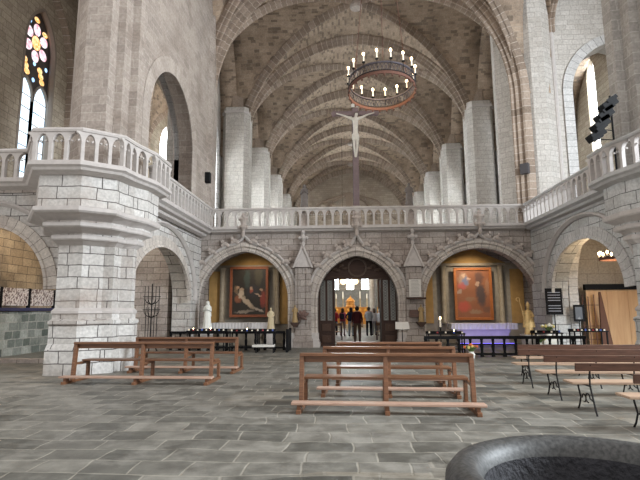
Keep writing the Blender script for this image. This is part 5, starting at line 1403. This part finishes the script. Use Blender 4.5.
# black stage lights clamped above the right balcony
slp = [(6.42, 12.4, 6.78, 'uppermost'), (6.3, 12.4, 6.5, 'second from the top'), (6.18, 12.4, 6.24, 'third from the top'), (6.08, 12.45, 5.98, 'lowest')]
ps = empty('lighting_pole', (6.75, 12.85, 5.14), 'slim black pole behind the stage lights on the right balcony', 'pole')
MB().tube([(0, 0, 0), (0, 0, 2.2)], .025, 6).build('pole', M['black'], ps); MB().lathe([(.18, 0), (.18, .03), (.03, .06)], (0, 0, 0), 10).build('foot', M['black'], ps)
for x0, y, z, lb_ in slp:
    r_ = empty('stage_light', (x0, y, z), 'black stage spotlight clamped to the right balcony pole, ' + lb_, 'spotlight')
    b_ = MB(); b_.box((0, 0, .1), (.42, .3, .2), ry=R(-32)); ho = b_.build('housing', M['black'], r_, bevel=.02)
    b_ = MB()
    for s_ in (-1, 1): b_.box((s_ * .04, s_ * .0 - .16, .1 + .12 * s_), (.3, .02, .1), ry=R(-32))
    b_.build('barn_door', M['black'], ho)
    MB().tube([(0, .1, .1), (.2, .35, .12), (6.75 - x0, 12.85 - y, .1)], .015, 5).build('bracket', M['black'], r_)

# ==================================================================== BENCHES
def kneeler_bench(L=3.0, mid=True):
    r_ = empty('kneeler_bench', (0, 0, 0), 'x', 'bench')
    MB().box((0, .42, .86), (L - .1, .16, .045)).build('top_rail', M['bench'], r_, bevel=.008)
    MB().box((0, .46, .79), (L - .2, .035, .11)).build('back_board', M['bench'], r_, bevel=.006)
    MB().box((0, .84, .45), (L - .16, .34, .04)).build('seat', M['bench'], r_, bevel=.008)
    MB().box((0, .09, .15), (L + .08, .2, .04)).build('kneeler', M['benchtop'], r_, bevel=.008)
    xs = [-L / 2 + .08, 0, L / 2 - .08] if mid else [-L / 2 + .08, L / 2 - .08]
    for x in xs:
        MB().add(*quadpost(x, .07, (.34, .04), (.42, .85), .1)).build('post', M['bench'], r_, bevel=.005)
        MB().box((x, .96, .215), (.06, .09, .43)).build('leg', M['bench'], r_, bevel=.005)
        MB().box((x, .5, .03), (.075, 1.08, .06)).build('foot_rail', M['bench'], r_, bevel=.005)
        MB().box((x, .1, .09), (.06, .14, .09)).build('kneeler_block', M['bench'], r_, bevel=.005)
        MB().box((x, .7, .40), (.045, .5, .05)).build('seat_bearer', M['bench'], r_)
    return r_
def quadpost(x, w_, a, b, d):
    vs = []
    for (y, z) in (a, b):
        for dx, dy in ((-w_ / 2, -d / 2), (w_ / 2, -d / 2), (w_ / 2, d / 2), (-w_ / 2, d / 2)): vs.append((x + dx, y + dy, z))
    return vs, [(0, 1, 2, 3)[::-1], (4, 5, 6, 7), (0, 1, 5, 4), (1, 2, 6, 5), (2, 3, 7, 6), (3, 0, 4, 7)]
b0 = kneeler_bench(2.88)
place(b0, (0.07, 7.62, 0), R(-2.2), 'reddish wooden kneeler bench in the middle, nearest the camera', 'reddish wooden kneeler benches')
def nb(o, loc, rz, label, grp='reddish wooden kneeler benches'):
    c = copy_tree(o); place(c, loc, rz, label, grp); return c
b1 = kneeler_bench(2.6)
place(b1, (.24, 9.05, 0), R(-2.5), 'reddish wooden kneeler bench in the middle row, directly behind the nearest one', 'reddish wooden kneeler benches')
b2_ = kneeler_bench(2.35)
place(b2_, (.36, 10.3, 0), R(-2.2), 'farthest of the three middle kneeler benches, before the doorway', 'reddish wooden kneeler benches')
b3 = kneeler_bench(3.32)
place(b3, (-5.12, 10.45, 0), R(-1.0), 'reddish wooden kneeler bench at left, the nearer one beside the great pier', 'reddish wooden kneeler benches')
b4 = kneeler_bench(2.85)
place(b4, (-4.75, 12.3, 0), R(-2.0), 'reddish wooden kneeler bench at left, behind the nearer one', 'reddish wooden kneeler benches')

def iron_bench(L=3.1):
    r_ = empty('slatted_bench', (0, 0, 0), 'x', 'bench')
    MB().box((L / 2, .0, .70), (L, .03, .12), rx=R(8)).build('backrest', M['slatwood'], r_, bevel=.006)
    MB().box((L / 2, .30, .44), (L, .36, .035)).build('seat', M['seatwood'], r_, bevel=.008)
    for x in (.22, L / 2, L - .22):
        f = MB()
        f.tube([(x, -.12, 0), (x, -.09, .06), (x, -.02, .25), (x, .04, .42), (x, .03, .55), (x, -.01, .74)], .014, 6)
        f.tube([(x, .5, 0), (x, .44, .07), (x, .38, .2), (x, .44, .34), (x, .46, .43)], .014, 6)
        f.tube([(x, .02, .41), (x, .46, .41)], .012, 6)
        f.tube([(x, -.02, .2)] + [(x, .14 + .07 * math.cos(t), .22 + .07 * math.sin(t)) for t in [PI - i * .7 for i in range(8)]], .01, 5)
        f.tube([(x, .39, .2)] + [(x, .27 + .06 * math.cos(t), .2 + .06 * math.sin(t)) for t in [i * .7 for i in range(8)]], .01, 5)
        f.build('iron_leg', M['iron'], r_, smooth=True)
    return r_
i0 = iron_bench()
lab = ['farthest back, against the railing', 'fourth from the camera', 'third from the camera', 'second from the camera', 'nearest the camera']
for k, (x0, y, L) in enumerate([(3.42, 11.6, 0), (2.98, 10.3, 0), (2.98, 9.0, 0), (2.95, 7.75, 0), (3.1, 6.5, 0)]):
    o = i0 if k == 0 else copy_tree(i0)
    place(o, (x0, y, 0), R(-1.2), 'dark bench with scrolled iron legs at right, ' + lab[k], 'iron-legged benches on the right')

# ==================================================================== HOLY WATER FONT
def font_mat():
    m, nt, p = newmat('dark_worn_granite'); N = nt.nodes; L = nt.links
    tc = N.new('ShaderNodeTexCoord'); no = N.new('ShaderNodeTexNoise'); no.inputs['Scale'].default_value = 60; no.inputs['Detail'].default_value = 6
    L.new(tc.outputs['Object'], no.inputs['Vector']); r = N.new('ShaderNodeValToRGB')
    r.color_ramp.elements[0].position = .35; r.color_ramp.elements[0].color = (.025, .026, .027, 1); r.color_ramp.elements[1].position = .65; r.color_ramp.elements[1].color = (.075, .076, .076, 1)
    L.new(no.outputs[0], r.inputs[0]); L.new(r.outputs[0], p.inputs['Base Color']); p.inputs['Roughness'].default_value = .5
    b = N.new('ShaderNodeBump'); b.inputs['Strength'].default_value = .3; b.inputs['Distance'].default_value = .004; L.new(no.outputs[0], b.inputs['Height']); L.new(b.outputs[0], p.inputs['Normal'])
    return m
ft = empty('holy_water_font', (.36, 1.83, 0), 'dark round stone font with a rough hollow basin, cut by the lower right corner', 'font')
MB().lathe([(.30, 0), (.30, .08), (.2, .16), (.17, .5), (.24, .62), (.43, .72), (.51, .82), (.535, .91), (.53, .955), (.505, .985), (.47, .998), (.43, .988), (.405, .955), (.395, .92)], (0, 0, 0), 64, cap=False).build('bowl', font_mat(), ft, smooth='all')
rough = plain('rough_basin_stone', (.028, .028, .034), .8, var=.8, scale=40, bump=1.0)
MB().lathe([(.396, .93), (.38, .85), (.34, .76), (.26, .7), (.12, .67), (.001, .665)], (0, 0, 0), 64, cap=False).build('basin', rough, ft, smooth='all')
ft.scale = (1.04, 1.04, 1.035)
